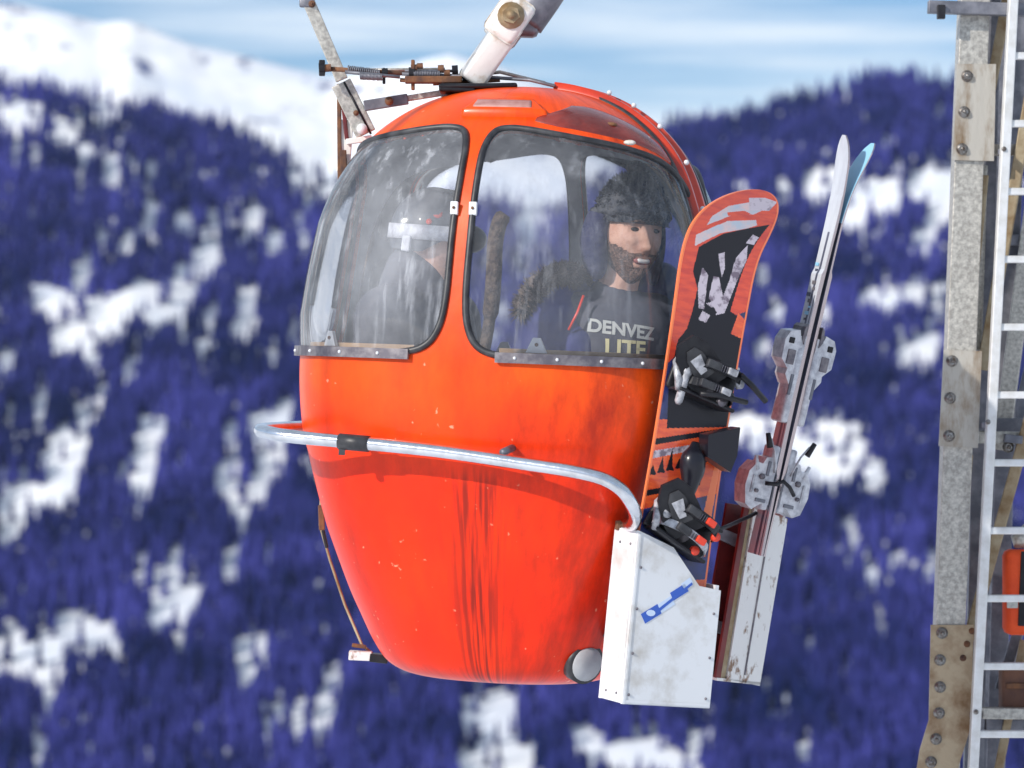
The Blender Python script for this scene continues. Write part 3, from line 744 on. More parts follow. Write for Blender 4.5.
# ------------------------------------------------------------------ roof gear and hanger
s = MB(); c0 = Vector((-.10, 0, .975))
V, Fq = patch(0, 2 * math.pi, .93, .984, .012, M['black'], 60, 6); 
s.box((-.12, -.02, .985), (.26, .26, .018), M['black'], Matrix.Rotation(R(-3), 4, 'Y'), .008); s.box((-.24, -.03, .962), (.12, .24, .016), M['black'], Matrix.Identity(4), .006)
cb(s, 'roof_cover')
s = MB()
l0 = loc(470, 82, -.05); l1 = loc(512, 22, -.05)
s.bar(l0, l1, .085, .11, M['armwhite'], (.25, -1, 0), .012)
pl = loc(511, 16, -.12)
d = (l1 - l0).normalized()
s.bar(pl - d * .085, pl + d * .07, .12, .03, M['armwhite'], (0, -1, 0), .02)
s.bar(pl - d * .085 + Vector((0, .14, 0)), pl + d * .09 + Vector((0, .14, 0)), .12, .03, M['armwhite'], (0, -1, 0), .02)
arm = cb(s, 'hanger_arm')
s = MB(); s.hexbolt(pl + Vector((0, -.015, 0)), (0, -1, 0), .030, .028, M['rustbar']); cb(s, 'pivot_bolt')
s = MB(); p0 = loc(524, 22, .0); p1 = loc(562, -40, .0); p2 = loc(590, -140, .0); p3 = loc(580, -400, 0); p4 = loc(515, -760, 0)
s.tube(catmull([p0, p1, p2, p3, p4], 8), .068, M['galvdark'], 20)
s.box(p0 + Vector((0, 0, 0)), (.10, .10, .10), M['galvdark'], bev=.02); cb(s, 'hanger_tube')
s = MB()
gp = Vector(p4); s.box(gp + Vector((0, 0, .05)), (.4, .12, .16), M['galvdark'], bev=.02); s.disc(gp + Vector((-.15, 0, .16)), (0, 1, 0), .07, .05, M['galv']); s.disc(gp + Vector((.15, 0, .16)), (0, 1, 0), .07, .05, M['galv']); cb(s, 'cable_grip')

# spring-loaded door linkage on the roof
s = MB()
A = loc(330, 69, -.02); B = loc(432, 75, -.02)
s.tube([A, B], .008, M['rust'], 8)
A2 = loc(345, 72, -.06); B2 = loc(400, 77, -.06); s.tube([A2, B2], .006, M['galvdark'], 8)
s.tube([loc(405, 71, -.02), loc(455, 71, -.02)], .005, M['galvdark'], 8)
s.tube([loc(350, 70, .03), loc(445, 69, .03)], .005, M['galv'], 8)
s.tube([loc(402, 74, -.03), loc(470, 76, -.03), loc(530, 80, -.05), loc(555, 86, -.1)], .006, M['galvdark'], 8)
s.tube([loc(400, 80, 0), loc(450, 83, 0), loc(500, 80, 0)], .007, M['rust'], 8)
s.tube([loc(455, 78, .05), loc(500, 72, .05), loc(545, 83, .05)], .006, M['galv'], 8)
cb(s, 'linkage_rod')
s = MB()
for (x, y, r_) in ((322, 68, .018), (328, 68, .013), (414, 68, .012), (420, 66, .010), (385, 73, .016), (412, 73, .020), (441, 69, .014), (447, 73, .012), (455, 70, .016), (424, 79, .014), (436, 82, .012), (465, 75, .02), (447, 85, .01)):
    s = MB(); p = loc(x, y, -.03); s.disc(p, (1, 0, .1), r_, .02, M['rust'] if r_ < .016 else M['black'], 12); cb(s, 'collar')
s = MB()
s.bar(loc(413, 60, -.03), loc(413, 90, -.03), .012, .03, M['rust']); s.bar(loc(405, 80, -.03), loc(462, 80, -.03), .022, .06, M['rust'])
cb(s, 'linkage_clamp'); s = MB(); s.bar(loc(384, 68, -.03), loc(384, 84, -.03), .01, .02, M['black']); cb(s, 'linkage_clamp'); s = MB(); s.bar(loc(322, 60, -.03), loc(322, 76, -.03), .02, .02, M['black'])
cb(s, 'linkage_clamp')
# coil springs
s = MB()
for (xa, ya, xb, yb, dd) in ((348, 69, 380, 73, -.03), (414, 74, 440, 74, -.04), (360, 76, 382, 77, -.07)):
    a = loc(xa, ya, dd); b_ = loc(xb, yb, dd); n_ = 90
    dr = (b_ - a); u = dr.orthogonal().normalized(); v = dr.normalized().cross(u)
    s = MB(); s.tube([a + dr * (i / n_) + (u * math.cos(i * 1.1) + v * math.sin(i * 1.1)) * .011 for i in range(n_ + 1)], .0028, M['galvdark'], 6); cb(s, 'linkage_spring')
s = MB(); dl = .05
s.bar(loc(296, -28, dl), loc(342, 80, dl), .042, .02, M['galv'], (0, -1, 0)); s.box(loc(307, 3, dl), (.05, .03, .03), M['galvdark'], bev=.005); s.hexbolt(loc(312, 4, dl - .015), (0, -1, 0), .008, .012, M['rust']); cb(s, 'door_lever')
s = MB(); s.bar(loc(341, 83, dl), loc(366, 134, dl), .07, .02, M['galv'], (0, -1, 0)); s.tube([loc(344, 82, dl - .012), loc(371, 134, dl - .012)], .004, M['black'], 6)
s.disc(loc(362, 129, dl - .02), (0, 1, 0), .018, .02, M['white']); s.disc(loc(356, 113, dl - .02), (0, 1, 0), .009, .012, M['rust']); cb(s, 'lever_plate')
s = MB(); s.bar(loc(364, 106, dl - .02), loc(408, 99, dl - .02), .036, .02, M['galvdark'], (0, -1, 0)); s.bar(loc(404, 99, dl), loc(448, 92, dl), .02, .02, M['galv'], (0, -1, 0)); s.disc(loc(389, 101, dl - .04), (0, 1, 0), .014, .02, M['rust']); cb(s, 'lever_stay')
s = MB(); s.bar(loc(339, 84, dl + .02), loc(340, 205, dl + .02), .014, .03, M['rust'], (0, -1, 0)); s.bar(loc(347, 120, dl + .02), loc(343, 172, dl + .02), .045, .012, M['armwhite'], (0, -1, 0), .004)
s.bar(loc(341, 84, dl + .02), loc(347, 140, dl + .02), .014, .03, M['darkred'], (0, -1, 0)); s.bar(loc(346, 142, dl), loc(372, 138, dl), .02, .02, M['armwhite']); s.bar(loc(343, 150, dl - .01), loc(345, 195, dl), .022, .02, M['rust'])
cb(s, 'lever_post')

# ------------------------------------------------------------------ inside: floor, benches, handle
s = MB(); n_ = 40; V = []
for i in range(n_): 
    a = 2 * math.pi * i / n_; r_ = radius(a, A_of(-.86), 2.4) - .03; V.append((r_ * math.sin(a), -r_ * math.cos(a), -.86))
V += [(v[0], v[1], -.88) for v in V]
s.add(V, [tuple(range(n_)), tuple(range(2 * n_ - 1, n_ - 1, -1))] + [(i, i + n_, (i + 1) % n_ + n_, (i + 1) % n_) for i in range(n_)], M['trim']); cb(s, 'cabin_floor')
for sg in (1, -1):
    s = MB(); c_ = ran(.37 * sg, 0, -.40)
    T = Matrix.Translation(c_) @ Matrix.Rotation(PHI0, 4, 'Z')
    s.box((0, 0, 0), (.30, .84, .07), M['seat'], T, .02); s.box((-.03 * sg, 0, -.14), (.2, .6, .22), M['inner'], T, .01)
    bk = cb(s, 'bench')
    s = MB(); c_ = ran(.565 * sg, 0, -.16); T = Matrix.Translation(c_) @ Matrix.Rotation(PHI0, 4, 'Z') @ Matrix.Rotation(R(4 * sg), 4, 'Y'); s.box((0, 0, 0), (.05, .76, .40), M['seat'], T, .02); cb(s, 'bench_backrest')
s = MB()
pp = catmull([loc(505, 214, -.1), loc(499, 224, -.1), loc(495, 245, -.1), loc(494, 270, -.1), loc(492, 300, -.1), loc(488, 330, -.1), loc(484, 352, -.1)], 5)
s.tube(pp, [.020, .022] + [.027] * (len(pp) - 10) + [.02] * 8, M['fur'], 12)
s.tube([loc(484, 352, -.1), loc(482, 420, -.1), loc(482, 520, -.1), loc(482, 640, -.1)], .014, M['galvdark'], 10)
cb(s, 'grab_pole')

# ------------------------------------------------------------------ near rack with the snowboard
def frame(px, py, yl, yaw, lean, pitch=0):
    p = at(px, py, D0 + yl)
    return Matrix.Translation(p) @ Matrix.Rotation(R(lean), 4, 'Y') @ Matrix.Rotation(R(yaw), 4, 'Z') @ Matrix.Rotation(R(pitch), 4, 'X')
def to_cabin(mb):
    mb.v = [tuple(TCi @ Vector(v)) for v in mb.v]; return mb
# box: local x width, y depth (front = -y), z up; origin bottom front left corner
BX = frame(622, 704, -.73, 26, 5.5)
bw, bd, bh = .315, .155, .545
s = MB(); th = .012
front = [(0, 0), (bw, 0), (bw, .375), (.235, .385), (.13, .50), (.03, .535), (0, bh)]
s.prism(front, 0, th, M['boxwhite'], BX)
s.box((bw / 2, bd, bh / 2 - .005), (bw, th, bh - .01), M['boxwhite'], BX)
s.box((-.0 + th / 2 - .002, bd / 2 + th / 2, bh / 2), (th, bd - th, bh - .004), M['boxwhite'], BX)
s.box((bw - th / 2 - .002, bd / 2 + th / 2, .20), (th, bd - th, .38), M['white'], BX)
s.box((bw / 2, bd / 2 + th / 2, .006), (bw - 2 * th, bd - th, .012), M['white'], BX)
s.prism([(.002, .004), (bw - .002, .004), (bw - .002, .014), (.002, .014)], -.002, -.0004, M['boxwhite'], BX)
s.prism([(.003, .0), (.010, 0), (.010, bh - .01), (.003, bh - .01)], -.0025, -.0004, M['boxwhite'], BX)
for z in (.03, .16, .30, .43): s.ball((.02, -.001, z), .0045, M['trim'], BX, 8)
for z in (.03, .16, .30): s.ball((bw - .018, -.001, z), .0045, M['trim'], BX, 8)
for y in (.04, .11):
    for z in (.03, .5): s.ball((-.002, y, z), .0045, M['trim'], BX, 8)
rack = cb(to_cabin(s), 'snowboard_rack')
rack['label'] = 'plain white metal box rack with a blue sticker'
s = MB()
for (xa, za, xb, zb, wd, m_) in ((.045, .27, .10, .305, .034, 'stickerblue'), (.10, .305, .145, .335, .030, 'stickerpale'), (.14, .345, .19, .378, .028, 'stickerblue'), (.175, .38, .205, .402, .02, 'stickerpale')):
    d_ = Vector((xb - xa, 0, zb - za)).normalized(); n2 = Vector((-d_.z, 0, d_.x)) * wd / 2
    a = Vector((xa, 0, za)); b_ = Vector((xb, 0, zb))
    poly = [(a - n2), (b_ - n2), (b_ + n2), (a + n2)]
    s.prism([(p.x, p.z) for p in poly], -.0015, -.0003, M[m_], BX)
a = [(.07 + .016 * math.cos(t_ / 12 * 6.28), .29 + .010 * math.sin(t_ / 12 * 6.28)) for t_ in range(12)]; s.prism(a, -.003, -.0018, M['stickerpale'], BX)
s.prism([(.075, .275), (.21, .388), (.206, .395), (.07, .284)], -.0022, -.0016, M['stickerblue'], BX)
st_ = cb(to_cabin(s), 'sticker', rack); 
s = MB(); s.bar(BX @ Vector((bw * .3, bd + .01, .40)), BX @ Vector((bw * .3, bd + .01, .52)), .03, .03, M['rust']); s.bar(BX @ Vector((-.01, bd - .02, bh + .005)), BX @ Vector((.10, bd - .03, bh + .012)), .03, .02, M['rust'])
cb(to_cabin(s), 'rack_hook'); s = MB()
s.bar(BX @ Vector((bw * .5, bd, .2)), BX @ Vector((bw * .3, bd + .24, .2)), .04, .04, M['galvdark'], (0, 0, 1)); cb(to_cabin(s), 'rack_bracket'); s = MB(); s.bar(BX @ Vector((bw * .5, bd, .45)), BX @ Vector((bw * .3, bd + .19, .45)), .04, .04, M['galvdark'], (0, 0, 1))
cb(to_cabin(s), 'rack_bracket')

# far rack: narrow, worn
B2 = frame(717, 678, .10, 38, 9.5)
s = MB(); w2, d2, h2 = .20, .10, .585
s.prism([(.045, 0), (w2, -.012), (w2 - .0, h2 - .02), (.04, h2)], 0, .010, M['dirtywhite'], B2)
s.box((w2 / 2, d2, h2 / 2), (w2, .01, h2), M['darkred'], B2); s.box((w2 - .008, d2 / 2 + .002, h2 / 2), (.01, d2 - .016, h2), M['dirtywhite'], B2)
s.box((w2 / 2, d2 / 2, -.004), (w2, d2, .01), M['dirtywhite'], B2)
s.prism([(.118, .02), (.124, .02), (.124, h2 - .03), (.118, h2 - .03)], -.003, -.0005, M['trim'], B2)
s.prism([(-.004, .0), (.018, 0), (.018, h2), (-.004, h2)], 0.002, .014, M['darkred'], B2); s.prism([(.020, .0), (.042, 0), (.036, h2), (.024, h2)], 0.006, .02, M['rustbar'], B2)
r2 = cb(to_cabin(s), 'ski_rack'); r2['label'] = 'rusty scratched white ski rack with dark red inside'
s = MB(); s.bar(B2 @ Vector((.10, d2 / 2, .15)), B2 @ Vector((-.10, .14, .20)), .04, .04, M['galvdark'], (0, 0, 1)); cb(to_cabin(s), 'rack_bracket'); s = MB(); s.bar(B2 @ Vector((.10, d2 / 2, .45)), B2 @ Vector((-.08, .14, .50)), .04, .04, M['galvdark'], (0, 0, 1)); cb(to_cabin(s), 'rack_bracket')
s = MB(); s.tube([at(712, 532, D0 - .3), at(728, 526, D0 - .1), at(748, 517, D0 + .05), at(756, 513, D0 + .08)], .007, M['black'], 8); cb(to_cabin(s), 'bungee_cord')

# ------------------------------------------------------------------ snowboard
SB = BX @ Matrix.Translation((.172, .050, .765)) @ Matrix.Rotation(R(4.0), 4, 'Y')
SBroot = empty('snowboard'); SBroot.matrix_world = SB
tag(SBroot, 'red and black snowboard with two bindings standing in the white box rack', 'snowboard')
# outline half width along length; z from -.55 (tail in the box) to .875 (tip)
z0, z1 = -.56, .885
def bhalf(z):
    t_ = (z - z0) / (z1 - z0)
    side = .128 + .020 * (2 * abs(t_ - .5)) ** 2
    e = .17
    for zz in (z - z0, z1 - z):
        if zz < e: side *= max(0.0, 1 - (1 - zz / e) ** 2.4) ** .5
    return max(side, .0)
def bcurve(z):            # nose and tail bend towards the front (-y)
    c = 0
    if z > z1 - .30: c = -((z - (z1 - .30)) / .30) ** 2 * .12
    if z < z0 + .18: c = -((z0 + .18 - z) / .18) ** 2 * .03
    return c
def skew(z): return max(0, (z - (z1 - .22)) / .22) ** 2 * .05
zs = [z0 + (z1 - z0) * (1 - math.cos(math.pi * i / 90)) / 2 for i in range(91)]
nx = 130; zs = [z0 + (z1 - z0) * (1 - math.cos(math.pi * i / 760)) / 2 for i in range(761)]
bt = .011
GR = []
def decal(poly, m_, off=0): GR.append((np.array(poly, float), m_))
decal([(-.15, -.7), (.15, -.7), (.15, .18), (-.15, .12)], M['boardorange'])
decal([(-.15, .27), (-.10, .33), (-.07, .40), (-.05, .46), (0, .50), (.03, .46), (.15, .52), (.15, .16), (-.15, .12)], M['boardnavy'])
decal([(-.09, .10), (.15, .14), (.15, .47), (.07, .50), (.085, .60), (.115, .79), (.05, .765), (-.02, .735), (-.085, .68), (-.085, .60), (-.06, .55), (-.065, .48), (-.075, .42), (-.10, .38), (-.11, .25)], M['boardblack'])
decal([(-.10, .68), (-.03, .735), (.05, .765), (.075, .78), (.06, .795), (-.03, .775), (-.11, .715)], M['boardsilver'])
decal([(-.09, .75), (-.02, .80), (.04, .81), (.06, .83), (.0, .845), (-.06, .82), (-.09, .78)], M['boardsilver'])
decal([(-.04, .79), (.0, .80), (.03, .81), (.0, .815), (-.05, .80)], M['board']); decal([(.02, .82), (.08, .83), (.08, .86), (.03, .865), (-.02, .855)], M['boardwhite'])
decal([(-.045, .49), (-.025, .49), (-.03, .60), (-.055, .62), (-.06, .56)], M['boardwhite'])
decal([(.02, .48), (.05, .49), (.095, .67), (.08, .715), (.055, .67), (.05, .60)], M['boardwhite'])
decal([(-.015, .53), (.02, .49), (.045, .52), (.01, .60), (-.01, .60)], M['boardwhite'])
decal([(.025, .63), (.01, .68), (-.01, .67), (.02, .60)], M['boardwhite']); decal([(-.04, .455), (-.01, .45), (.0, .475), (-.03, .485)], M['boardwhite']); decal([(.0, .50), (.03, .515), (.02, .53), (-.02, .51)], M['boardwhite'])
decal([(.07, .72), (.10, .72), (.105, .745), (.08, .75)], M['boardwhite'])
decal([(-.10, .26), (-.06, .24), (-.05, .30), (-.075, .33)], M['boardorange']); decal([(.085, .43), (.13, .42), (.145, .47), (.10, .50)], M['boardorange'])
decal([(-.13, .04), (.13, .12), (.13, .135), (-.13, .06)], M['boardblack']); decal([(-.15, -.01), (.15, .09), (.15, .105), (-.15, .015)], M['boardwhite'])
for k in range(9):
    x0 = -.13 + .03 * k; zb = -.02 + .032 * k * .35
    decal([(x0, zb - .035), (x0 + .012, zb + .02 * ((k * 7) % 3)), (x0 + .022, zb - .02), (x0 + .03, zb - .03)], M['boardblack'])
decal([(-.15, -.17), (.15, -.07), (.15, -.35), (-.15, -.40)], M['boardnavy']); decal([(-.15, -.13), (.06, -.06), (.06, -.045), (-.15, -.11)], M['boardblack'])
decal([(.075, -.30), (.118, -.28), (.122, .06), (.105, .05)], M['orangeedge'])
V = []; Fq = []
for sgn_ in (-1, 1):
    for z in zs:
        h_ = bhalf(z)
        for j in range(nx + 1): V.append((h_ * (2 * j / nx - 1) + skew(z), bcurve(z) + sgn_ * bt / 2, z))
nb = len(zs) * (nx + 1)
cxs = []; czs = []
for i in range(len(zs) - 1):
    zc_ = (zs[i] + zs[i + 1]) / 2; h_ = bhalf(zc_)
    for j in range(nx): cxs.append(h_ * ((2 * j + 1) / nx - 1)); czs.append(zc_)
cxs = np.array(cxs); czs = np.array(czs)
mats_b = [M['board'], M['orangeedge'], M['black']]
own = np.zeros(len(cxs), int)
for poly, m_ in GR:
    if m_ not in mats_b: mats_b.append(m_)
    own[inpoly(cxs, czs, poly)] = mats_b.index(m_)
own[np.abs(cxs) > np.array([bhalf(z) for z in czs]) - .006] = 1
mi = []; q_ = 0
for i in range(len(zs) - 1):
    for j in range(nx):
        a = i * (nx + 1) + j
        Fq.append((a, a + 1, a + nx + 2, a + nx + 1)); mi.append(int(own[q_])); q_ += 1
        Fq.append((nb + a, nb + a + nx + 1, nb + a + nx + 2, nb + a + 1)); mi.append(2)
    for j, sg in ((0, 1), (nx, -1)):
        a = i * (nx + 1) + j; q = (a, a + nx + 1, nb + a + nx + 1, nb + a); Fq.append(q if sg > 0 else q[::-1]); mi.append(1)
s = MB(); s.mats = mats_b; s.v = V; s.f = Fq; s.m = mi; s.sm = [False] * len(Fq)
deck = s.build('deck', SBroot)

def binding(zc, name='binding', ang=8, red=False):
    T0 = Matrix.Translation((0, -bt / 2 - .003, zc)) @ Matrix.Rotation(R(ang), 4, 'Y')
    b = MB()
    b.box((0, -.010, 0), (.235, .020, .115), M['black'], T0, .008); b.disc(T0 @ Vector((0, -.022, 0)), (0, 1, 0), .045, .008, M['trim'], 24)
    b.box((0, -.045, .056), (.21, .09, .012), M['black'], T0, .005); b.box((0, -.045, -.056), (.21, .09, .012), M['black'], T0, .005)
    bo = b.build(name, SBroot)
    # highback folded over towards the rider's side
    h = MB(); pr = [(-.058, 0), (.058, 0), (.066, .06), (.058, .14), (.03, .185), (-.03, .185), (-.058, .14), (-.066, .06)]
    Th = T0 @ Matrix.Translation((-.095, -.05, 0)) @ Matrix.Rotation(R(-62), 4, 'Z') @ Matrix.Rotation(R(90), 4, 'Z') 
    Th = T0 @ Matrix.Translation((.0, -.075, -.01)) @ Matrix.Rotation(R(16), 4, 'X') @ Matrix.Rotation(R(-58), 4, 'Y')
    h.prism(pr, -.012, .0, M['black'], Th); h.prism([(p[0] * .5, p[1] * .6 + .04) for p in pr], -.017, -.0125, M['rubber'], Th); h.prism([(-.012, .06), (.012, .06), (.02, .12), (-.02, .12)], -.019, -.0172, M['strap'], Th)
    h.build('highback', bo)
    # straps arching over
    for (zz, m_, wd, rr) in ((.035, M['black'], .034, .105), (-.030, M['strap'] if red else M['black'], .026, .098)):
        st = MB(); P_ = [T0 @ Vector((rr * 1.05 * math.cos(a), -.035 - .085 * math.sin(a), zz + .015 * math.sin(a))) for a in np.linspace(0, math.pi, 22)]
        for i in range(len(P_) - 1): st.bar(P_[i], P_[i + 1] + (P_[i + 1] - P_[i]) * .08, wd, .006, m_, T0.to_3x3() @ Vector((0, -1, 0)) if 4 < i < 16 else T0.to_3x3() @ Vector((1 if i < 10 else -1, 0, 0)), .001)
        st.box((-.04, -.125, zz + .012), (.05, .02, .026), M['rubber'], T0, .004); [st.box((-.01 + .009 * q, -.1235, zz + .013), (.003, .010, .02), M['trim'], T0) for q in range(5)]; st.box((.03, -.128, zz + .014), (.035, .016, .022), M['redplastic'] if red else M['strap'], T0, .004)
        st.build('strap', bo)
    d_ = MB(); 
    for (x, z, m_) in ((-.10, .0, 'strap'), (.09, .03, 'redplastic' if red else 'strap'), (-.02, .045, 'strap'), (.05, -.045, 'redplastic' if red else 'trim')):
        d_ = MB(); d_.disc(T0 @ Vector((x, -.085, z)), (0, 1, 0), .015, .014, M[m_], 14); d_.build('buckle', bo)
    d_ = MB(); d_.tube([T0 @ Vector((x, y, z)) for x, y, z in ((-.11, -.03, .05), (-.13, -.05, .02), (-.12, -.08, -.03), (-.10, -.07, -.06))], .012, M['strap'], 10)
    d_.build('lever', bo)
    return bo
b1 = binding(.262, ang=12)
b2 = binding(-.205, ang=24, red=True)
# loose ladder strap and leash on the upper binding, tongue hanging below it
s = MB(); s.tube([Vector((.08, -.12, .30)), Vector((.13, -.11, .275)), Vector((.20, -.09, .235))], .010, M['black'], 8); s.tube([Vector((-.06, -.13, .22)), Vector((0, -.14, .225)), Vector((.12, -.11, .22))], .009, M['black'], 8)
s.build('loose_strap', b1)
s = MB(); s.prism([(.02, .10), (.13, .14), (.135, .05), (.12, -.005), (.03, .03)], -.08, -.02, M['boardblack']); s.build('toe_pad', b1)
s = MB(); s.tube([Vector(p) for p in catmull([(-.07, -.07, .34), (-.095, -.09, .30), (-.10, -.085, .24), (-.095, -.06, .18)], 5)], [.006] + [.013] * 14 + [.008], M['strap'], 10); s.build('heel_hoop', b1)
s = MB(); pp = catmull([(-.0, -.04, .07), (-.005, -.05, .02), (0, -.05, -.03), (-.005, -.05, -.09), (-.01, -.04, -.13)], 5); s.tube([Vector(p) for p in pp], [.012, .014, .018, .026, .036, .04, .042, .042, .042, .040, .038, .034, .03, .028, .026, .024, .022, .02, .02, .02, .02][:len(pp)], M['boardblack'], 12); s.build('leash_pad', b2)

# ------------------------------------------------------------------ skis
def make_ski(sgn, name_label, blue):
    """sgn -1: tips bends left, bindings on the left; +1 mirrored"""
    root = empty('ski'); T = SK @ Matrix.Translation((0, 0, 0)); root.matrix_world = T
    tag(root, name_label, 'ski', 'pair of skis in the far rack')
    zz = np.linspace(-.48, .955, 80); V = []; Fq = []; mi = []
    for z in zz:
        t_ = (z + .48) / 1.435; h_ = .033 + .014 * abs(2 * t_ - 1) ** 2
        if z > .84: h_ *= max(.05, 1 - ((z - .84) / .115) ** 2) ** .5
        bend = 0.0
        if z > .62: bend = ((z - .62) / .335) ** 2.2 * (.035 if sgn < 0 else .075)
        camber = .007 * math.sin(math.pi * min(1, max(0, t_)))
        th_ = .008 if z < -.2 or z > .5 else .014
        if z > .75: th_ = .006
        x0 = sgn * (.001 + camber + bend); x1 = sgn * (.001 + camber + bend + th_)
        V += [(x0, -h_, z), (x0, h_, z), (x1, h_ * .94, z), (x1, h_ * .1, z), (x1, -h_ * .25, z), (x1, -h_ * .55, z), (x1, -h_ * .7, z), (x1, -h_ * .94, z)]
    for i in range(len(zz) - 1):
        for q in range(8):
            f = (i * 8 + q, i * 8 + (q + 1) % 8, (i + 1) * 8 + (q + 1) % 8, (i + 1) * 8 + q); Fq.append(f if sgn > 0 else f[::-1])
            low = zz[i] < .62
            mi.append({0: 0 if not (blue and zz[i] > .66) else 3, 1: 1, 2: 2, 3: 0 if low else 2, 4: 2, 5: 0 if zz[i] < .40 else 2, 6: 2, 7: 1}[q])
    s = MB(); s.mats = [M['skigrey'], M['edge'], M['skiwhite'], M['skiblue']]; s.v = V; s.f = Fq; s.m = mi; s.sm = [False] * len(Fq)
    # printed marks down the top sheet
    for k in range(16): s.box((sgn * (.0235 if .22 + .02 * k < .47 else .0175) , random.uniform(-.018, .018), .20 + .021 * k), (.0015, random.uniform(.006, .022), random.uniform(.004, .014)), random.choice([M['trim'], M['skigrey'], M['skiblue']]))
    s.build('ski_body', root)
    # toe piece
    b = MB(); x = sgn * .022
    b.box((x + sgn * .012, 0, .10), (.03, .075, .26), M['bindwhite'], None, .01)
    pr = [(0, -.04), (.03, -.03), (.050, .0), (.048, .02), (.078, .05), (.080, .115), (.066, .145), (.030, .155), (.024, .135), (0, .14)]
    b.box((x + sgn * .022, -.036, .10), (.012, .006, .07), M['galvdark'], None, .002); b.box((x + sgn * .055, -.036, .245), (.02, .006, .02), M['black'], None, .002); b.prism([(sgn * a_ + x, z_ + .14) for a_, z_ in ((.008, .10), (.02, .12), (.016, .16), (.006, .17))], -.04, .04, M['trim'])
    b.prism([(sgn * (p[0]) + x, p[1] + .13) for p in pr], -.035, .035, M['bindwhite']); b.box((x + sgn * .045, -.036, .19), (.03, .006, .05), M['trim'], None, .002)
    b.build('toe_binding', root)
    b = MB(); b.box((x + sgn * .012, 0, -.22), (.028, .07, .22), M['bindwhite'], None, .008)
    pr = [(0, -.05), (.03, -.05), (.060, -.075), (.088, -.06), (.104, .0), (.100, .05), (.075, .085), (.055, .082), (.045, .105), (.02, .11), (0, .09)]
    b.box((x + sgn * .035, -.037, -.30), (.04, .006, .012), M['galvdark'], None, .002); b.box((x + sgn * .030, -.037, -.19), (.012, .006, .05), M['galvdark'], None, .002); b.box((x + sgn * .078, -.037, -.25), (.010, .006, .06), M['strap'], None, .002); b.tube([Vector((x + sgn * .07, -.03, -.20)), Vector((x + sgn * .085, -.03, -.155))], [.010, .006], M['bindwhite'], 8)
    b.prism([(sgn * p[0] + x, p[1] - .26) for p in pr], -.036, .036, M['bindwhite']); b.disc(Vector((x + sgn * .05, -.040, -.22)), (0, 1, 0), .010, .01, M['trim'], 12); b.disc(Vector((x + sgn * .06, -.040, -.27)), (0, 1, 0), .007, .01, M['trim'], 12)
    hb = b.build('heel_binding', root)
    b = MB(); b.tube([Vector((x + sgn * .01, -.045, -.20)), Vector((x + sgn * .03, -.05, -.13)), Vector((x + sgn * .055, -.05, -.09))], .0035, M['strap'], 8)
    b.tube([Vector((x + sgn * .052, -.05, -.12)), Vector((x + sgn * .072, -.05, -.075))], [.011, .008], M['black'], 10); b.build('brake', hb)
    return root
SK = frame(789, 415, .05, 27, 13.2)
sk1 = make_ski(-1, 'left white ski of the pair, its rounded tip standing tallest', False)
sk2 = make_ski(1, 'right ski of the pair, its pale blue tip bent off to the right', True)
s = MB(); s.tube([SK @ Vector(p) for p in ((-.06, -.05, -.24), (-.02, -.06, -.235), (.0, -.06, -.22), (.03, -.06, -.235), (.06, -.05, -.26))], .007, M['black'], 8)
o = s.build('ski_strap'); tag(o, 'black elastic strap tied around the two skis', 'strap')

# ------------------------------------------------------------------ people
def head_mesh(mb, T, m_):
    nu, nv = 72, 56; V = []; Fq = []
    for i in range(nv + 1):
        th_ = math.pi * i / nv
        for j in range(nu):
            a = 2 * math.pi * j / nu
            x = .080 * math.sin(th_) * math.sin(a); y = -.100 * math.sin(th_) * math.cos(a); z = .132 * math.cos(th_)
            if z < -.02: x *= 1 - .30 * ((-.02 - z) / .112) ** 1.1; 
            if z < -.02 and y > 0: y *= 1 - .35 * ((-.02 - z) / .112)
            if y < 0:
                f = 1.0
                k = math.exp(-(x / .013) ** 2); zn = z
                ramp = 0
                if -.042 < zn < .03: ramp = min(1, (.03 - zn) / .058)
                elif -.056 < zn <= -.042: ramp = (zn + .056) / .014
                y -= .030 * k * ramp
                y -= .006 * math.exp(-((abs(x) - .014) / .007) ** 2) * math.exp(-((z + .040) / .008) ** 2)
                y -= .008 * math.exp(-((z - .036) / .012) ** 2) * math.exp(-(x / .05) ** 2)
                y += .013 * math.exp(-((abs(x) - .032) / .015) ** 2 - ((z - .014) / .012) ** 2)
                y -= .008 * math.exp(-((abs(x) - .044) / .018) ** 2 - ((z + .018) / .018) ** 2)
                y += .005 * math.exp(-(x / .022) ** 2 - ((z + .072) / .007) ** 2)
                y -= .006 * math.exp(-(x / .026) ** 2 - ((z + .084) / .007) ** 2)
                y -= .004 * math.exp(-(x / .026) ** 2 - ((z + .062) / .006) ** 2)
                y -= .014 * math.exp(-(x / .024) ** 2 - ((z + .112) / .016) ** 2)
            V.append((x, y, z))
    for i in range(nv):
        for j in range(nu): Fq.append((i * nu + j, (i + 1) * nu + j, (i + 1) * nu + (j + 1) % nu, i * nu + (j + 1) % nu))
    mb.add(V, Fq, m_, True, T)
    mb.ball((-.081, .005, -.005), (.012, .022, .032), m_, T, 12); mb.ball((.081, .005, -.005), (.012, .022, .032), m_, T, 12)
    return V, Fq

def remesh(o, vox, smooth_it=2):
    m1 = o.modifiers.new('remesh', 'REMESH'); m1.mode = 'VOXEL'; m1.voxel_size = vox; m1.use_smooth_shade = True
    if smooth_it: m2 = o.modifiers.new('smooth', 'SMOOTH'); m2.iterations = smooth_it; m2.factor = .5

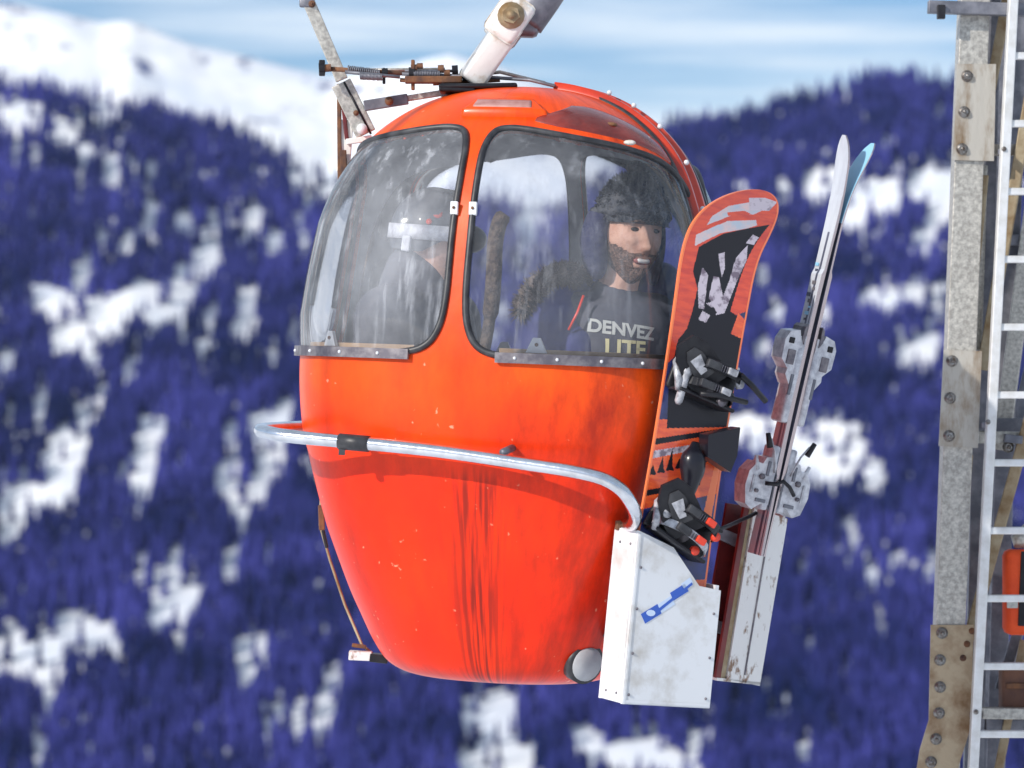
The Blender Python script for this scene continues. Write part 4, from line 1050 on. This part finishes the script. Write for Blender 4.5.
def hand(mb, wrist, dirv, m_):
    d_ = Vector(dirv).normalized(); side = d_.cross(Vector((0, 0, 1))).normalized(); dn = side.cross(d_)
    w_ = Vector(wrist); palm = w_ + d_ * .07
    mb.capsule(w_, palm, .028, .034, m_, 12)
    for k, l_ in enumerate((.07, .08, .075, .06)):
        b0 = palm + side * (-.027 + .018 * k) + d_ * .01; b1 = b0 + d_ * l_ * .55 - dn * .005; b2 = b1 + d_ * l_ * .3 - dn * .03
        mb.capsule(b0, b1, .0095, .009, m_, 8); mb.capsule(b1, b2, .009, .008, m_, 8)
    t0 = w_ + d_ * .03 - side * .025; mb.capsule(t0, t0 - side * .03 + d_ * .04, .012, .010, m_, 8)

# --- man in the right window.  Local frame: faces -Y, origin at the seat
def person(loc_, yaw, scale=1.12):
    root = empty('person', loc_, (0, 0, R(yaw))); root.scale = (scale,) * 3
    return root
SEAT = -.36
man = person(CAB + Vector((.315, -.17, -.285)), 20, 1.12)
tag(man, 'smiling bearded man in dark hat, navy jacket and printed grey shirt at the right window', 'person')
HT = Matrix.Translation((.03, -.058, .690)) @ Matrix.Scale(1.06, 4) @ Matrix.Rotation(R(6), 4, 'Z') @ Matrix.Rotation(R(4), 4, 'Y') @ Matrix.Rotation(R(2), 4, 'X')
def LR(root_yaw, world):
    return Matrix.Rotation(R(world - root_yaw), 3, 'Z')
def WR(G, sg): return Vector((sg * .235, -.02, .20)) * .25 + (G @ Vector((sg * .10, -.20, .155))) * .75
def body_skin(root, HT, G=Matrix.Identity(3)):
    b = MB(); head_mesh(b, HT, M['skin'])
    nb_ = HT @ Vector((0, .02, -.07)); b.capsule(nb_, (0, .0, .50), .056, .062, M['skin'])
    b.capsule((0, .01, .10), (0, .01, .36), .13, .125, M['skin'], 20); b.capsule((-.14, 0, .44), (.14, 0, .44), .07, .07, M['skin'])
    for sg in (-1, 1):
        b.capsule((sg * .17, 0, .44), (sg * .235, -.02, .20), .055, .045, M['skin']); b.capsule((sg * .235, -.02, .20), WR(G, sg), .042, .030, M['skin'])
        hand(b, WR(G, sg), G @ Vector((-sg * .35, -.9, -.1)), M['skin'])
        b.capsule(G @ Vector((sg * .09, 0, .05)), G @ Vector((sg * .10, -.34, .07)), .082, .060, M['skin']); b.capsule(G @ Vector((sg * .10, -.34, .07)), G @ Vector((sg * .09, -.30, -.34)), .056, .04, M['skin']); b.capsule(G @ Vector((sg * .09, -.29, -.37)), G @ Vector((sg * .09, -.40, -.38)), .035, .03, M['skin'])
    o = b.build('body', root); remesh(o, .0045, 1); return o
GM = LR(20, -78)
body_skin(man, HT, GM)
# beard shell: lower face faces pushed out
def beard(root, HT):
    mb = MB(); V, Fq = head_mesh(MB(), Matrix(), M['skin'])
    idx = {}; vs2 = []; fs2 = []
    def inb(v):
        x, y, z = v
        if y > .02: return False
        jaw = z < -.050 + max(0, (abs(x) - .035)) * .7 and (abs(x) > .0)
        mouth = abs(x) < .026 and -.083 < z < -.060
        return jaw and not mouth
    for f in Fq:
        if all(inb(V[i]) for i in f):
            q = []
            for i in f:
                if i not in idx:
                    v = Vector(V[i]); d_ = v.normalized(); idx[i] = len(vs2); vs2.append(v + d_ * (.0035 + .0015 * random.random()))
                q.append(idx[i])
            fs2.append(q)
    mb.add(vs2, fs2, M['beard'], True, HT)
    # eyebrows
    for sg in (-1, 1): mb.tube([HT @ Vector((sg * x, y, z)) for x, y, z in ((.014, -.108, .030), (.03, -.105, .036), (.048, -.088, .032))], [.003, .0045, .0025], M['beard'], 8)
    mb.build('beard', root)
beard(man, HT)
s = MB()
for sg in (-1, 1): s = MB(); s.ball((sg * .031, -.083, .013), (.014, .008, .006), M['eye'], HT, 12); s.build('eye', man)
s = MB(); s.tube([HT @ Vector((x, -.0835 + 9 * x * x, -.075 + 9 * x * x)) for x in np.linspace(-.026, .026, 11)], [.003] + [.0085] * 9 + [.003], M['lip'], 8)
s.tube([HT @ Vector((x, -.0880 + 9 * x * x, -.073 + 9 * x * x)) for x in np.linspace(-.019, .019, 9)], [.003] + [.0068] * 7 + [.003], M['teeth'], 8); s.build('mouth', man)
# hat: knitted dome with turned brim, fur fringe and ear flaps
s = MB(); nu, nv = 48, 20; V = []; Fq = []
for i in range(nv + 1):
    th_ = (math.pi * .56) * i / nv
    for j in range(nu):
        a = 2 * math.pi * j / nu
        jj = .004 * math.sin(a * 13) * math.sin(th_ * 9)
        rx, ry, rz = .094 + jj, .114 + jj, .120
        sag = .012 * math.sin(a + 1)
        V.append((rx * math.sin(th_) * math.sin(a), .006 - ry * math.sin(th_) * math.cos(a), .052 + rz * math.cos(th_) + sag * math.cos(th_)))
for i in range(nv):
    for j in range(nu): Fq.append((i * nu + j, (i + 1) * nu + j, (i + 1) * nu + (j + 1) % nu, i * nu + (j + 1) % nu))
s.add(V, Fq, M['hat'], True, HT)
ring = [HT @ Vector((.098 * math.sin(a), 0.008 - .113 * math.cos(a), .056 + .005 * math.cos(a) + random.uniform(-.006, .005))) for a in np.linspace(0, 2 * math.pi, 36, endpoint=False)]
s.tube(ring, [.010 + random.uniform(-.004, .007) for _ in ring], M['hat'], 8, True)
for _ in range(1500):      # fuzzy pile
    a = random.uniform(0, 6.283); t0 = random.uniform(.1, 1.75)
    p = Vector((.097 * math.sin(t0) * math.sin(a), .006 - .118 * math.sin(t0) * math.cos(a), .052 + .12 * math.cos(t0))); d_ = p.normalized()
    q = p + Vector((0, 0, -.004)) + d_ * random.uniform(.003, .009) + Vector((random.gauss(0, .004), random.gauss(0, .005), random.gauss(0, .005)))
    s.tube([HT @ p, HT @ q], [.003, .0006], M['hat'], 4, False, False)
s.ball((0, .0, .185), (.028, .028, .022), M['fur'], HT)
hat = s.build('hat', man)
for sg in (-1, 1):
    s = MB(); ctrl_ = [(sg * .096, .01, .05), (sg * .104, .012, .0), (sg * .104, .012, -.05), (sg * .092, .01, -.10), (sg * .085, .01, -.13)]
    s.tube([HT @ Vector(p) for p in catmull(ctrl_, 4)], [.034, .036, .038, .040, .042, .043, .043, .042, .041, .040, .038, .035, .032, .028, .022, .016, .01] if sg < 0 else [.012] * 17, M['hatflap'], 10); s.build('ear_flap', hat)

def torso_cloth(root, name, m_, grow, parts, vox=.010, it=4):
    b = MB()
    for (a, c_, ra, rb) in parts: b.capsule(a, c_, ra + grow, rb + grow, m_, 18)
    o = b.build(name, root); remesh(o, vox, it); return o
shirt = torso_cloth(man, 'shirt', M['shirt'], .014, [((0, .01, .06), (0, -.005, .36), .15, .152), ((-.13, 0, .438), (.13, 0, .438), .074, .074), ((0, .0, .46), (0, -.0, .495), .085, .066), ((-.05, -.03, .15), (.05, -.03, .15), .13, .13), ((-.05, -.03, .34), (.05, -.03, .34), .115, .115), ((-.06, -.03, .40), (.06, -.03, .40), .10, .10)])
jk = torso_cloth(man, 'jacket', M['jacket'], .02, [((-.13, .04, .05), (-.14, .045, .38), .115, .10), ((.13, .04, .05), (.14, .045, .38), .115, .10), ((0, .09, .06), (0, .09, .42), .12, .10), ((-.10, .05, .445), (-.20, .0, .425), .075, .08), ((.10, .05, .445), (.20, .0, .425), .075, .08), ((.12, .07, .47), (.17, .06, .55), .085, .05), ((-.20, .03, .44), (-.20, .02, .52), .075, .055), ((-.12, .09, .46), (-.12, .09, .53), .07, .05), ((0, .13, .47), (.14, .10, .54), .07, .06),
      ((-.205, 0, .42), (-.27, -.03, .20), .07, .065), ((.205, 0, .42), (.27, -.03, .20), .07, .065), ((-.27, -.03, .19), WR(GM, -1), .062, .048), ((.27, -.03, .19), WR(GM, 1), .062, .048),
      ((-.165, -.08, .10), (-.155, -.07, .36), .062, .05), ((.18, -.07, .10), (.165, -.06, .36), .055, .045)], .010, 5)
torso_cloth(man, 'trousers', M['trousers'], .014, [(GM @ Vector(a), GM @ Vector(b), c, d) for a, b, c, d in (((-.09, 0, .05), (-.10, -.34, .07), .083, .062), ((.09, 0, .05), (.10, -.34, .07), .083, .062), ((-.10, -.34, .07), (-.09, -.30, -.30), .058, .045), ((.10, -.34, .07), (.09, -.30, -.30), .058, .045))], .012, 3)
torso_cloth(man, 'boot', M['black'], .012, [(GM @ Vector((-.09, -.29, -.35)), GM @ Vector((-.09, -.29, -.24)), .043, .048), (GM @ Vector((-.09, -.28, -.375)), GM @ Vector((-.09, -.41, -.385)), .042, .034)], .01, 2)
torso_cloth(man, 'boot', M['black'], .012, [(GM @ Vector((.09, -.29, -.35)), GM @ Vector((.09, -.29, -.24)), .043, .048), (GM @ Vector((.09, -.28, -.375)), GM @ Vector((.09, -.41, -.385)), .042, .034)], .01, 2)
# fur edged hood lying on the shoulder
s = MB()
pp = catmull([(-.30, -.03, .47), (-.27, -.05, .53), (-.21, -.055, .57), (-.15, -.03, .575), (-.11, .05, .57), (-.05, .12, .56)], 6)
s.tube([Vector(p) for p in pp], [.028 + .008 * math.sin(i * 1.9) for i in range(len(pp))], M['fur'], 10)
for p in pp:
    for _ in range(70):
        d_ = Vector((random.gauss(0, 1), random.gauss(0, 1), random.gauss(0, 1))).normalized(); s.tube([Vector(p) + d_ * .020, Vector(p) + d_ * random.uniform(.034, .050)], [.003, .0006], M['fur'], 4, False, False)
s.build('fur_collar', jk)
s = MB(); s.tube([(-.19, -.125, .41), (-.165, -.13, .46), (-.14, -.115, .51)], .004, M['redplastic'], 8); s.build('jacket_zip', jk)
# print on the shirt
def text(body, size, m_, T, parent, name='shirt_print', ext=.0003):
    cu = bpy.data.curves.new(name, 'FONT'); cu.body = body; cu.size = size; cu.extrude = ext; cu.align_x = 'CENTER'; cu.offset = .0018
    tmp = bpy.data.objects.new('t', cu); C.objects.link(tmp)
    dg = bpy.context.evaluated_depsgraph_get(); me = bpy.data.meshes.new_from_object(tmp.evaluated_get(dg)); bpy.data.objects.remove(tmp)
    me.materials.clear(); me.materials.append(m_); me.name = name
    o = bpy.data.objects.new(name, me); link(o, parent); 
    from mathutils.bvhtree import BVHTree
    ev = parent.evaluated_get(bpy.context.evaluated_depsgraph_get()); em = ev.to_mesh()
    tree = BVHTree.FromPolygons([v.co.copy() for v in em.vertices], [tuple(p.vertices) for p in em.polygons]); ev.to_mesh_clear()
    bmt = bmesh.new(); bmt.from_mesh(me)
    for _ in range(4): bmesh.ops.subdivide_edges(bmt, edges=[e for e in bmt.edges if e.calc_length() > .006], cuts=1)
    bmesh.ops.triangulate(bmt, faces=bmt.faces[:]); bmt.to_mesh(me); bmt.free()
    for v in me.vertices:                          # laid on the cloth
        p = T @ Vector((v.co.x, v.co.y, 0)); h_ = tree.ray_cast(Vector((p.x, -1, p.z)), Vector((0, 1, 0)))
        if h_[0] is not None: p.y = h_[0].y
        v.co = (p.x, p.y - .0030 - v.co.z, p.z)
    return o
text('DENVEZ', .052, M['print'], Matrix.Translation((-.035, -.158, .395)) @ Matrix.Rotation(R(8), 4, 'Y') @ Matrix.Rotation(R(90), 4, 'X'), shirt)
text('LITE', .066, M['printyellow'], Matrix.Translation((-.03, -.172, .335)) @ Matrix.Rotation(R(4), 4, 'Y') @ Matrix.Rotation(R(90), 4, 'X'), shirt)

# --- passenger in the left window, seen from the side in a ski helmet
p2 = person(CAB + Vector((-.335, .02, -.265)), 62, 1.12)
tag(p2, 'passenger in a dark ski helmet with white goggle strap at the left window', 'person')
HT2 = Matrix.Translation((.0, -.06, .66)) @ Matrix.Rotation(R(8), 4, 'X')
GP_ = LR(62, 78)
body_skin(p2, HT2, GP_)
s = MB(); V = []; Fq = []
for i in range(23):
    th_ = math.pi * .62 * i / 22
    for j in range(48):
        a = 2 * math.pi * j / 48
        cut = 1.0 if math.cos(a) < .2 else 1.0 - .28 * (math.cos(a) - .2) / .8
        t2 = th_ * cut
        V.append((.112 * math.sin(t2) * math.sin(a), .012 - .134 * math.sin(t2) * math.cos(a), .02 + .142 * math.cos(t2)))
for i in range(22):
    for j in range(48): Fq.append((i * 48 + j, (i + 1) * 48 + j, (i + 1) * 48 + (j + 1) % 48, i * 48 + (j + 1) % 48))
s.add(V, Fq, M['helmet'], True, HT2)
for x in (-.04, 0, .04): s.box((x, -.02, .155), (.018, .07, .01), M['black'], HT2, .003)
hl = s.build('helmet', p2)
s = MB(); s.disc(HT2 @ Vector((-.085, -.045, .085)), HT2.to_3x3() @ Vector((-.8, -.3, .5)), .014, .003, M['redplastic'], 14); s.disc(HT2 @ Vector((-.106, -.03, .06)), HT2.to_3x3() @ Vector((-.9, -.2, .3)), .009, .003, M['redplastic'], 14); s.build('emblem', hl)
s = MB(); n_ = 60; V = []
for j in range(n_):
    a = 2 * math.pi * j / n_; 
    for dz_, of in ((-.022, .0), (.022, .0)): V.append(Vector((.117 * math.sin(a), .012 - .139 * math.cos(a), .025 + dz_ + .008 * math.cos(a))))
Fq = [(2 * j, 2 * j + 1, (2 * j + 3) % (2 * n_), (2 * j + 2) % (2 * n_)) for j in range(n_) if math.cos(2 * math.pi * j / n_) < .75]
s.add(V, Fq, M['goggleband'], True, HT2); s.box((-.119, .03, -.012), (.006, .022, .04), M['goggleband'], HT2, .002)
gb = s.build('goggle_strap', hl)
sm_ = gb.modifiers.new('thickness', 'SOLIDIFY'); sm_.thickness = .004; sm_.offset = 1
s = MB(); s.ball((0, -.115, .022), (.082, .038, .042), M['black'], HT2, 20); s.build('goggle_lens', hl)
jk2 = torso_cloth(p2, 'jacket', M['greyjacket'], .03, [((0, .01, .06), (0, .0, .38), .155, .15), ((-.16, 0, .42), (.16, 0, .42), .085, .085), ((0, .02, .46), (0, .0, .56), .09, .075), ((-.19, 0, .42), (-.26, -.03, .20), .065, .06), ((.19, 0, .42), (.26, -.03, .20), .065, .06),
      ((-.26, -.03, .19), WR(GP_, -1), .06, .048), ((.26, -.03, .19), WR(GP_, 1), .06, .048)], .011, 4)
torso_cloth(p2, 'trousers', M['trousers'], .014, [(GP_ @ Vector(a), GP_ @ Vector(b), c, d) for a, b, c, d in (((-.09, 0, .05), (-.10, -.34, .07), .083, .062), ((.09, 0, .05), (.10, -.34, .07), .083, .062), ((-.10, -.34, .07), (-.09, -.30, -.30), .058, .045), ((.10, -.34, .07), (.09, -.30, -.30), .058, .045))], .012, 3)
torso_cloth(p2, 'boot', M['black'], .012, [(GP_ @ Vector((-.09, -.29, -.35)), GP_ @ Vector((-.09, -.29, -.24)), .043, .048), (GP_ @ Vector((-.09, -.28, -.375)), GP_ @ Vector((-.09, -.41, -.385)), .042, .034)], .01, 2)
torso_cloth(p2, 'boot', M['black'], .012, [(GP_ @ Vector((.09, -.29, -.35)), GP_ @ Vector((.09, -.29, -.24)), .043, .048), (GP_ @ Vector((.09, -.28, -.375)), GP_ @ Vector((.09, -.41, -.385)), .042, .034)], .01, 2)

# ------------------------------------------------------------------ lift tower with ladder
TY = 12.3
def tw(px, py, dy=0.0): return at(px, py, TY + dy)
GZ_ = height(2.0, TY) - .3
def down(px0, py0, px1, py1, dy, zend):
    """continue the line through two points down to height zend"""
    a = tw(px0, py0, dy); b_ = tw(px1, py1, dy); t_ = (zend - a.z) / (b_.z - a.z); return a + (b_ - a) * t_
tower = empty('lift_tower', (down(970, 0, 952, 600, 0, GZ_).x, TY, GZ_))
tag(tower, 'galvanised lattice steel lift tower with bolted plates and ladder at the right edge', 'tower')
TI = Matrix.Translation(tower.location).inverted()
def tb(mb, name, parent=None):
    mb.v = [tuple(TI @ Vector(v)) for v in mb.v]; return mb.build(name, parent or tower)
# front left leg: an angle section
s = MB(); top = tw(992, -420); bot = down(992, -420, 951, 620, 0, GZ_)
s.bar(top, bot, .105, .012, M['galv'], (0, -1, 0)); s.bar(top + Vector((-.046, .056, 0)), bot + Vector((-.046, .056, 0)), .012, .10, M['galv'], (0, -1, 0)); tb(s, 'leg')
# rear left leg, in darker steel
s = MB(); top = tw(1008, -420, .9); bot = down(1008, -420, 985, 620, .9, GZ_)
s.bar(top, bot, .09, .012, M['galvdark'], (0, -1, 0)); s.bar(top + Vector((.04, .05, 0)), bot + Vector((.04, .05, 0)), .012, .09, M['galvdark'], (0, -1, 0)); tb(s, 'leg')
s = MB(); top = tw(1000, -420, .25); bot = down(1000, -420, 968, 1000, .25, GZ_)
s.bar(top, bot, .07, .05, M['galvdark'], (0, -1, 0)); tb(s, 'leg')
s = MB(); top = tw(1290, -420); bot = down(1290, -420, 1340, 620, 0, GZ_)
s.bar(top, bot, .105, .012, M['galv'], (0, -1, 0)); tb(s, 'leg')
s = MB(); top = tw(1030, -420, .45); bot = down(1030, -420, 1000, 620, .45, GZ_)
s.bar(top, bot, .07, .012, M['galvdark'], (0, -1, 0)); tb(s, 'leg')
# gusset plates
s = MB(); pr = [tw(x, y, -.02) for x, y in ((957, 64), (996, 64), (994, 161), (953, 160))]
def quadplate(pts, th_, m_):
    s = MB(); f = [p + Vector((0, 0, 0)) for p in pts]; n_ = len(f)
    V = f + [p + Vector((0, th_, 0)) for p in f]
    s.add(V, [tuple(range(n_ - 1, -1, -1)), tuple(range(n_, 2 * n_))] + [(i, (i + 1) % n_, (i + 1) % n_ + n_, i + n_) for i in range(n_)], m_); return s
s = quadplate([tw(x, y, -.022) for x, y in ((957, 64), (996, 64), (994, 161), (953, 160))], .014, M['plate'])
for x, y in ((967, 76), (964, 112), (962, 149)): s.hexbolt(tw(x, y, -.022), (0, -1, 0), .014, .016, M['boltsteel'])
tb(s, 'gusset_plate')
s = quadplate([tw(x, y, -.022) for x, y in ((944, 350), (982, 351), (978, 448), (939, 446))], .014, M['plate'])
for x, y in ((952, 361), (950, 398), (949, 436)): s.hexbolt(tw(x, y, -.022), (0, -1, 0), .014, .016, M['boltsteel'])
tb(s, 'gusset_plate')
s = quadplate([tw(x, y, -.022) for x, y in ((931, 625), (974, 625), (970, 730), (948, 800), (912, 800), (920, 750), (929, 720))], .014, M['rustplate'])
for x, y in ((942, 633), (940, 660), (940, 687), (939, 713), (936, 739), (931, 762)): s.hexbolt(tw(x, y, -.022), (0, -1, 0), .014, .016, M['boltsteel'])
for x, y in ((972, 631), (967, 644), (963, 658)): s.hexbolt(tw(x, y, -.022), (0, -1, 0), .008, .008, M['rust'])
pl_ = tb(s, 'gusset_plate'); pl_['label'] = 'rusty brown bolted plate at the tower foot joint'
# diagonals
def brace(x0, y0, x1, y1, dy, w_, m_):
    s = MB(); s.bar(tw(x0, y0, dy), tw(x1, y1, dy), w_, .012, m_, (0, -1, 0)); s.bar(tw(x0, y0, dy) + Vector((w_ / 2, .03, 0)), tw(x1, y1, dy) + Vector((w_ / 2, .03, 0)), .01, .05, m_, (0, -1, 0)); tb(s, 'brace')
brace(983, 175, 965, 355, .05, .035, M['rustbar']); brace(1030, 95, 982, 370, .06, .04, M['rustbar']); brace(1010, -20, 990, 90, .10, .035, M['rustbar'])
brace(966, 455, 950, 625, .05, .045, M['rustbar']); brace(1040, 380, 968, 640, .06, .04, M['rustbar']); brace(984, -30, 979, 66, .04, .03, M['galv'])
brace(984, 165, 978, 350, .12, .02, M['galv']); brace(1024, 640, 992, 800, .22, .03, M['rustbar']); brace(1040, 150, 1000, 450, .35, .06, M['galv']); brace(1040, 330, 1004, 480, .5, .05, M['galvdark']); brace(1040, 560, 1000, 690, .3, .04, M['galvdark'])
for k in range(5): brace(940 - 22 * k, 830 + 160 * k, 1290, 1000 + 160 * k, .1, .05, M['galv'])
# horizontal members
for (x0, y0, x1, y1, dy, w_, m_) in ((928, 7, 1080, 12, -.05, .045, 'galvdark'), (990, 150, 1100, 150, .12, .04, 'plate'), (978, 437, 1100, 440, .12, .045, 'galv'), (990, 425, 1100, 425, .3, .05, 'galvdark'), (982, 713, 1100, 714, .05, .04, 'galv'), (985, 725, 1100, 727, .25, .05, 'galvdark'), (1000, 240, 1100, 240, .4, .04, 'galvdark'), (990, 590, 1100, 592, .6, .05, 'galvdark')):
    s = MB(); s.bar(tw(x0, y0, dy), tw(x1, y1, dy), w_, .05, M[m_], (0, -1, 0)); 
    if y0 == 7: s.bar(tw(937, 12, dy - .03), tw(945, 12, dy - .03), .05, .03, M['black'])
    if y0 == 437: s.hexbolt(tw(1008, 447, dy - .03), (0, -1, 0), .014, .02, M['boltsteel']); s.bar(tw(1004, 438, .05), tw(1022, 440, .05), .03, .04, M['galvdark'])
    tb(s, 'crossbar')
# ladder
lad = empty('ladder', (0, 0, 0), parent=tower); lad['label'] = 'white aluminium ladder bolted to the tower'
lt = tw(1030, -340, -.10); lb = down(1013, 0, 973, 768, -.10, GZ_); 
def lx(py): return 1013 - 40 * py / 768
s = MB(); s.bar(tw(lx(-340), -340, -.10), lb, .034, .05, M['ladder'], (0, -1, 0), .004); tb(s, 'rail', lad)
wl = 96
s = MB(); a = tw(lx(-340) + wl, -340, -.10); b_ = down(1013 + wl, 0, 973 + wl, 768, -.10, GZ_); s.bar(a, b_, .034, .05, M['ladder'], (0, -1, 0), .004); tb(s, 'rail', lad)
rung_me = None
y = 56 - 67.8 * 5; k = 0
while True:
    p = tw(lx(y) + wl / 2, y, -.10)
    if p.z < GZ_ + .2: break
    if rung_me is None:
        s = MB(); s.box((0, 0, 0), (wl / F * TY - .02, .03, .026), M['ladder'], None, .004); o = s.build('rung', lad); rung_me = o.data
    else:
        o = bpy.data.objects.new('rung', rung_me); link(o, lad)
    o.location = p - tower.location
    y += 67.8; k += 1
for (x, y) in ((989, 423), (977, 713), (1005, 150)):
    s = MB(); s.bar(tw(x - 3, y + 2, -.08), tw(x - 3, y + 2, .15), .03, .02, M['galvdark'], (0, 0, 1)); s.hexbolt(tw(x - 1, y - 1, -.128), (0, -1, 0), .006, .006, M['boltsteel']); tb(s, 'ladder_clamp', lad)

# orange rescue bag hanging inside the tower
bagp = at(1017, 592, TY + .12)
s = MB(); s.box((0, 0, 0), (.12, .10, .31), M['orangebag'], None, .025)
bag = empty('rescue_bag', bagp + Vector((.01, 0, -.17)))
tag(bag, 'bright orange bag with a black strap hanging behind the ladder', 'bag')
o = s.build('bag_body', bag); o.location = (0, 0, .17)
s = MB(); s.bar((.0, -.054, .05), (.012, -.054, .32), .03, .008, M['black'], (0, -1, 0)); s.bar((-.055, -.056, .13), (-.015, -.056, .13), .03, .008, M['print'], (0, -1, 0)); s.build('strap', bag)
s = MB(); s.tube([(0, 0, .33), (.0, 0, .36), (.02, 0, .38), (.03, -.01, .42)], [.02, .035, .03, .012], M['galv'], 12); s.tube([(.03, -.01, .42), (.03, .0, .64)], .006, M['black'], 8); s.build('carry_loop', bag)
s = MB(); bp_ = at(1018, 690, TY + .12); s.box((0, 0, 0), (.13, .10, .17), M['brownbag'], None, .01); s.box((0, -.055, .02), (.10, .01, .02), M['rust'], None, .002)
o = s.build('junction_box'); o.location = bp_; tag(o, 'small brown box fixed inside the tower below the orange bag', 'box')

# ------------------------------------------------------------------ haul cable above
gw = TC @ (Vector(p4) + Vector((0, 0, .16)))
dirc = Vector((1, .85, .06)).normalized()
s = MB(); s.tube([gw - dirc * 60, gw - dirc * 20, gw + dirc * 20, gw + dirc * 60], .02, M['galvdark'], 10)
o = s.build('haul_cable'); tag(o, 'steel haul cable carrying the gondola cabin high above the view', 'cable')
